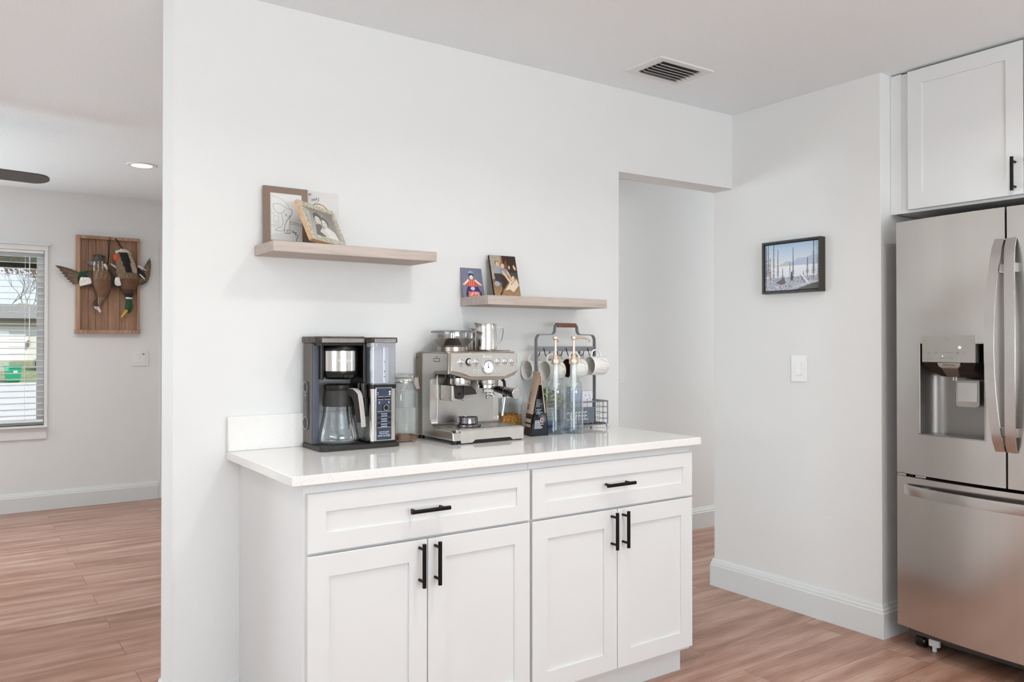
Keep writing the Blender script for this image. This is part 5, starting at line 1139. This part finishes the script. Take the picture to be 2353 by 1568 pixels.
def pine(x, yb, yt, w, c, al=1):
    ls.line([(x, yb), (x+.004, yt)], .0045, c)
    n = int((yt-yb)*46)
    for k in range(n):
        f = k/n; yy = yt-(yt-yb)*.86*f; ww = w*(.15+.85*f)*rng.uniform(.5, 1.1)
        ls.poly([(x-ww, yy-.012-rng.uniform(0, .012)), (x, yy+.012), (x+ww, yy-.012-rng.uniform(0, .012)), (x, yy-.004)], c, al)
for x, yb, yt, w_, c in [(.06, .2, 1.0, .06, '#5b5144'), (.02, .2, .95, .05, '#4a4a44'), (.10, .15, .72, .05, '#7d5c4a'), (.165, .14, 1.05, .035, '#3c3f40'), (.245, .2, .88, .035, '#5d5a58'), (.335, .16, .48, .04, '#57534c'), (.47, .24, .58, .02, '#4b4e52'), (.53, .24, .90, .032, '#41464d'), (.79, .26, .66, .05, '#454c4c'), (.90, .2, 1.0, .05, '#3f4441'), (.99, .15, 1.02, .05, '#2f332f'), (.72, .24, .38, .05, '#5d5550'), (.36, .14, .30, .03, '#6a4b44')]: pine(x, yb, yt, w_, c)
ls.poly([(.20, .17), (.36, .27), (.40, .15), (.30, .12)], '#57484a'); ls.circ(.50, .37, .012, .018, '#33313a'); ls.poly([(.48, .20), (.49, .355), (.52, .355), (.53, .20)], '#3a3644'); ls.line([(.70, .30), (.80, .14)], .012, '#e9ebf2'); ls.line([(.66, .30), (.74, .14)], .006, '#45434a')
ls.build('print', (xf_+.0105, y0-fw-.002, z0+fw+.004), (0, (y1-y0)+2*fw+.006, 0), (0, 0, (z1-z0)-2*fw-.008), t, PIC)
MB().m(DARK).box(xf_+.011, xf_+.022, y1+fw+.0005, y0-fw-.0005, z0+fw+.0005, z1-fw-.0005).build('backing', t)
world()

# ================================================================== MOUNTED DUCKS
BW = wood('barn_board', '#85614d', '#ad8970', 'Z', 1, .7, .3, 40); BF2 = wood('barn_frame', '#96715b', '#bd9a82', 'Z', 1, .7, .3, 40)
def D(zx, zy, d): return Vector((.8017+(zx-300)*.000683, yf-d, 2.122-(zy-95)*.0007387))
t = thing('wooden_mount_board', 'brown framed plank board on the living room wall carrying the two hanging ducks', 'plaque', (1.025, yf, 1.357))
mb = MB().m(BW)
for a, b in ((330, 422), (425, 500), (503, 628), (631, 752), (755, 935)): p, q = D(a, 130, .012), D(b, 1110, .012); mb.box(p.x, q.x, yf-.018, yf-.002, q.z, p.z, .0015)
mb.build('planks', t)
mb = MB().m(BF2)
for a, b, c, d_ in ((292, 95, 335, 1099), (935, 131, 965, 1099), (336, 95, 965, 130), (285, 1100, 972, 1135)): p, q = D(a, b, 0), D(c, d_, 0); mb.box(p.x, q.x, yf-.046, yf-.0005, q.z, p.z, .002)
mb.build('frame', t)
FEA = attr_mat('feathers', .75)
def bird_loft(name, path, depth, colf, parent, seg=48, dk=.62):
    mb = MB().m(FEA); R = []
    P = []
    for a, b in zip(path, path[1:]):
        for k in range(10): s = k/10; P.append([a[i]+(b[i]-a[i])*s for i in range(3)])
    P.append(path[-1])
    P = [[sum(P[max(0, min(len(P)-1, j+o))][i] for o in range(-4, 5))/9 for i in range(3)] for j in range(len(P))]
    for j, (x, y, w) in enumerate(P):
        a, b = P[max(0, j-1)], P[min(len(P)-1, j+1)]; tx, ty = (b[0]-a[0]), (b[1]-a[1]); L = math.hypot(tx, ty) or 1; nx, ny = -ty/L, tx/L
        wr = w*.000683; ring = []
        for k in range(seg):
            an = 2*PI*k/seg; sx_ = math.cos(an)*w; dd = depth(j/(len(P)-1))+math.sin(an)*wr*dk
            ring.append(D(x+nx*sx_, y+ny*sx_, dd))
        R.append(ring)
    mb.rings(R)
    def cf(co):
        zx = 300+(co.x-.8017)/.000683; zy = 95+(2.122-co.z)/.0007387; return colf(zx, zy, yf-co.y)
    return mb.build(name, parent, colf=cf, ang=80)
def hsh(x, y, f=1.): return (math.sin(x*12.9898*f+y*78.233*f)*43758.5453) % 1
def shade(c, v): return tuple(max(0, min(1, x*v)) for x in lin(c))
def wing(parent, name, feathers, cov):
    mb = MB().m(FEA); cols = []
    allc = {}
    for fi, (r0, tip, w0, d0, d1, c0, c1, brk) in enumerate(feathers):
        a, b = D(*r0, d0), D(*tip, d1); ax = b-a; L = ax.length; ax.normalize(); s_ = Vector((ax.z, 0, -ax.x)).normalized(); n = 9; R = []
        for k in range(n+1):
            f = k/n; w = w0*.000683*(math.sin(PI*min(1, .12+f*.88))**.55 if f < .98 else .15); w = max(w, .0015)
            p = a+ax*L*f; ring = [p+s_*w, p+Vector((0, -.0035, 0))*(1-f*.5), p-s_*w, p+Vector((0, .002, 0))]
            for q in ring: allc[tuple(round(v, 5) for v in q)] = shade(c0 if f < brk else c1, .8+.4*hsh(fi, k))
            R.append(ring)
        mb.rings(R)
    for (cx_, cy_, rx, ry, rot, d_, c) in cov:
        pass
    def cf(co):
        return allc.get(tuple(round(v, 5) for v in co), lin('#5d4b3c'))
    return mb.build(name, parent, colf=cf, ang=30)
CORD = mat('leather_cord', '#2a211b', .8)
# --- wigeon on the left
t = thing('mounted_duck', 'smaller brown headed duck hanging head down on the left of the board, wing spread left', 'duck', tuple(D(550, 560, .06)), 'taxidermy ducks on the board')
def colA(x, y, d):
    n = .75+.5*hsh(round(x/9), round(y/26)); 
    if y < 370: return shade('#4b4a47', n)
    if y < 470: return shade('#5b4c40' if (int(x/14) % 3) else '#b8a797', n)
    if y < 560: return shade('#73583f' if (int(x/16+y/90) % 3) else '#8f7358', n)
    if y < 755: return shade('#75543f', .85+.25*hsh(round(x/12), round(y/16)))
    if x > 515 and y < 850: return shade('#8a6d5a', n)
    return shade('#3f2c26', n) if x < 512 and y < 850 else shade('#cdbdb0', n)
bird_loft('body', [(522, 292, 14), (520, 330, 46), (524, 380, 58), (540, 440, 78), (552, 520, 92), (562, 600, 96), (568, 670, 84), (562, 725, 56), (545, 765, 36), (520, 795, 42), (505, 825, 44), (508, 855, 34), (520, 878, 18), (528, 886, 6)], lambda f: .066-.004*f, colA, t)
MB().m(mat('bill_pale', '#ccd2d4', .4)).tube([D(518, 868, .064), D(530, 890, .068), D(540, 908, .069), D(545, 918, .069)], [.012, .010, .0085, .003], 12).build('bill', t)
MB().m(BPL).ell(D(500, 812, .0885), .003, .003, .003, 10).ell(D(543, 912, .078), .003, .002, .004, 8).build('eye', t)
F1 = []
TP = [(88, 434), (104, 448), (126, 476), (150, 507), (174, 538), (200, 567), (228, 594), (258, 618), (290, 636)]
for k in range(9): F1.append(((335-2*k, 512+9*k), TP[k], 21, .054-.0006*k, .046-.0006*k, '#7a6654' if k % 2 else '#695646', '#58493c', .7))
for k in range(7): F1.append(((345+18*k, 488-3*k), (318+20*k, 590-4*k), 21, .058, .060, '#24402b' if k < 4 else '#1c241f', '#1d2621', .5))
for k in range(6): F1.append(((352+16*k, 545), (334+19*k, 642-5*k), 20, .063, .067, '#f4f1ec', '#eeeae4', .5))
for k in range(7): F1.append(((480-4*k, 470+8*k), (395+12*k, 590+8*k-12*(6-k)), 20, .066, .064, '#3c3733', '#55483e', .5))
F1 += [((450, 480), (430, 640), 22, .060, .060, '#2f2a27', '#4a4038', .5), ((470, 560), (440, 640), 26, .064, .062, '#4a3d35', '#3b322c', .5), ((330, 600), (470, 645), 14, .055, .058, '#4d4138', '#40362f', .5)]
wing(t, 'spread_wing', F1, [])
F2 = [((585, 400), (600, 470), 16, .09, .088, '#e2d3cc', '#cbb7ac', .6), ((575, 395), (585, 440), 14, .092, .092, '#e8dcd6', '#d8c9c0', .5)]+[((600+6*k, 430+10*k), (612+6*k, 560+14*k), 12, .085, .075, '#4d3d31', '#3b2f27', .4) for k in range(3)]+[((480, 380), (470, 440), 12, .08, .082, '#d6d0c8', '#bdb4aa', .6)]
wing(t, 'folded_wing', F2, [])
F3 = [((520+8*k, 350), (470+22*k, 290+4*abs(k-2)), 18, .055+.004*k, .05, '#4f4e4a', '#3a3a38', .5) for k in range(6)]+[((480, 400), (400, 370), 22, .05, .045, '#7d8488', '#6a7175', .5)]
wing(t, 'tail_feathers', F3, [])
MB().m(CORD).tube([D(632, 100, .047), D(640, 118, .050), D(638, 200, .032), D(632, 320, .028), D(620, 380, .04), D(590, 400, .06)], .0032, 8).tube([D(660, 640, .04), D(640, 690, .03), D(600, 745, .03), D(565, 790, .035)], .0022, 6).build('hanging_cord', t)
# --- mallard on the right
t = thing('mounted_duck', 'green headed drake hanging head down on the right of the board, yellow bill', 'duck', tuple(D(820, 500, .06)), 'taxidermy ducks on the board')
def colB(x, y, d):
    n = .78+.45*hsh(round(x/10), round(y/22))
    if y > 762: return shade('#1f4a2b', .7+.6*hsh(round(x/14), round(y/14)))
    if 744 < y <= 762: return lin('#e9e9e4')
    if y > 700: return shade('#231f1c', n)
    if y < 262: return shade('#d9cdbd', n)
    if y < 480:
        cx_ = 768+(y-260)*.30
        if abs(x-cx_) < 50-(y-260)*.05: return shade('#121010', n)
        return shade('#b7a48f', n) if x > cx_ else shade('#7c664f', n)
    if y < 545: return shade('#8a745c', n) if (int(x/13) % 2) else shade('#67523f', n)
    if y < 660: return shade('#6b4a33', n) if x > 770 else shade('#4f3b2c', n)
    return shade('#4b3426', n)
bird_loft('body', [(768, 222, 20), (770, 245, 66), (778, 300, 84), (795, 380, 104), (812, 470, 118), (825, 560, 116), (832, 640, 92), (838, 700, 58), (840, 745, 34), (840, 780, 34), (842, 830, 42), (838, 870, 40), (826, 900, 24), (818, 912, 8)], lambda f: .074-.006*f, colB, t)
MB().m(mat('bill_yellow', '#c99a3c', .4)).tube([D(822, 885, .068), D(803, 905, .070), D(782, 935, .071), D(764, 958, .071), D(760, 966, .070)], [.014, .0125, .0115, .0095, .004], 14).build('bill', t)
MB().m(BPL).ell(D(832, 862, .0985), .003, .003, .003, 10).build('eye', t)
TR_ = [(1076, 303), (1085, 330), (1087, 365), (1085, 400), (1082, 435), (1078, 470), (1072, 500), (1064, 530), (1052, 555), (1028, 577)]
F4 = [((938+3*k, 602-5*k), TR_[k], 24, .058-.0006*k, .045-.0006*k, '#8a7460' if k % 2 else '#77624f', '#5f4e40', .8) for k in range(10)]
F4 += [((945+10*k, 420+10*k), (955+11*k, 515+4*k), 18, .068, .066, '#1c1a1e', '#141216', .5) for k in range(6)]
F4 += [((930, 395), (1030, 445), 9, .072, .070, '#eceae5', '#e4e0da', .5), ((950, 485), (1015, 540), 9, .073, .071, '#eceae5', '#e4e0da', .5), ((925, 600), (1040, 560), 22, .058, .052, '#6a5646', '#5a493c', .5), ((900, 540), (945, 600), 30, .066, .062, '#6f5b49', '#5c4a3c', .5)]
wing(t, 'spread_wing', F4, [])
F5 = [((650+8*k, 395+12*k), (700+6*k, 560+8*k), 20, .062+.003*k, .066, '#5a4a3e', '#463930', .5) for k in range(5)]+[((700+7*k, 535), (690+14*k, 630-5*abs(k-2)), 15, .100, .098, '#efece8', '#eae6e0', .5) for k in range(5)]+[((640, 390), (735, 450), 14, .085, .088, '#b9aba0', '#a3948a', .5), ((660, 500), (690, 640), 26, .07, .07, '#332b27', '#2a2420', .5), ((680, 560), (760, 655), 30, .075, .08, '#3a2f29', '#30271f', .5)]
wing(t, 'folded_wing', F5, [])
F6 = [((752+11*k, 285), (694+27*k, 250-14*(2.5-abs(k-2.5))), 26, .090+.004*(3-abs(k-3)), .078, '#d9cdbd', '#ece4d8', .35) for k in range(7)]
wing(t, 'tail_feathers', F6, [])
MB().m(mat('foot_orange', '#d4542e', .5)).ell(D(702, 318, .092), .024, .009, .028, 14).tube([D(700, 330, .085), D(705, 360, .084), D(712, 395, .082)], [.009, .007, .006], 10).tube([D(690, 320, .088), D(672, 285, .085)], [.008, .004], 8).tube([D(705, 312, .088), D(728, 290, .085)], [.008, .004], 8).build('webbed_foot', t)
MB().m(CORD).tube([D(698, 112, .047), D(712, 128, .050), D(740, 170, .040), D(778, 225, .062)], .0045, 8).build('hanging_cord', t)
world()
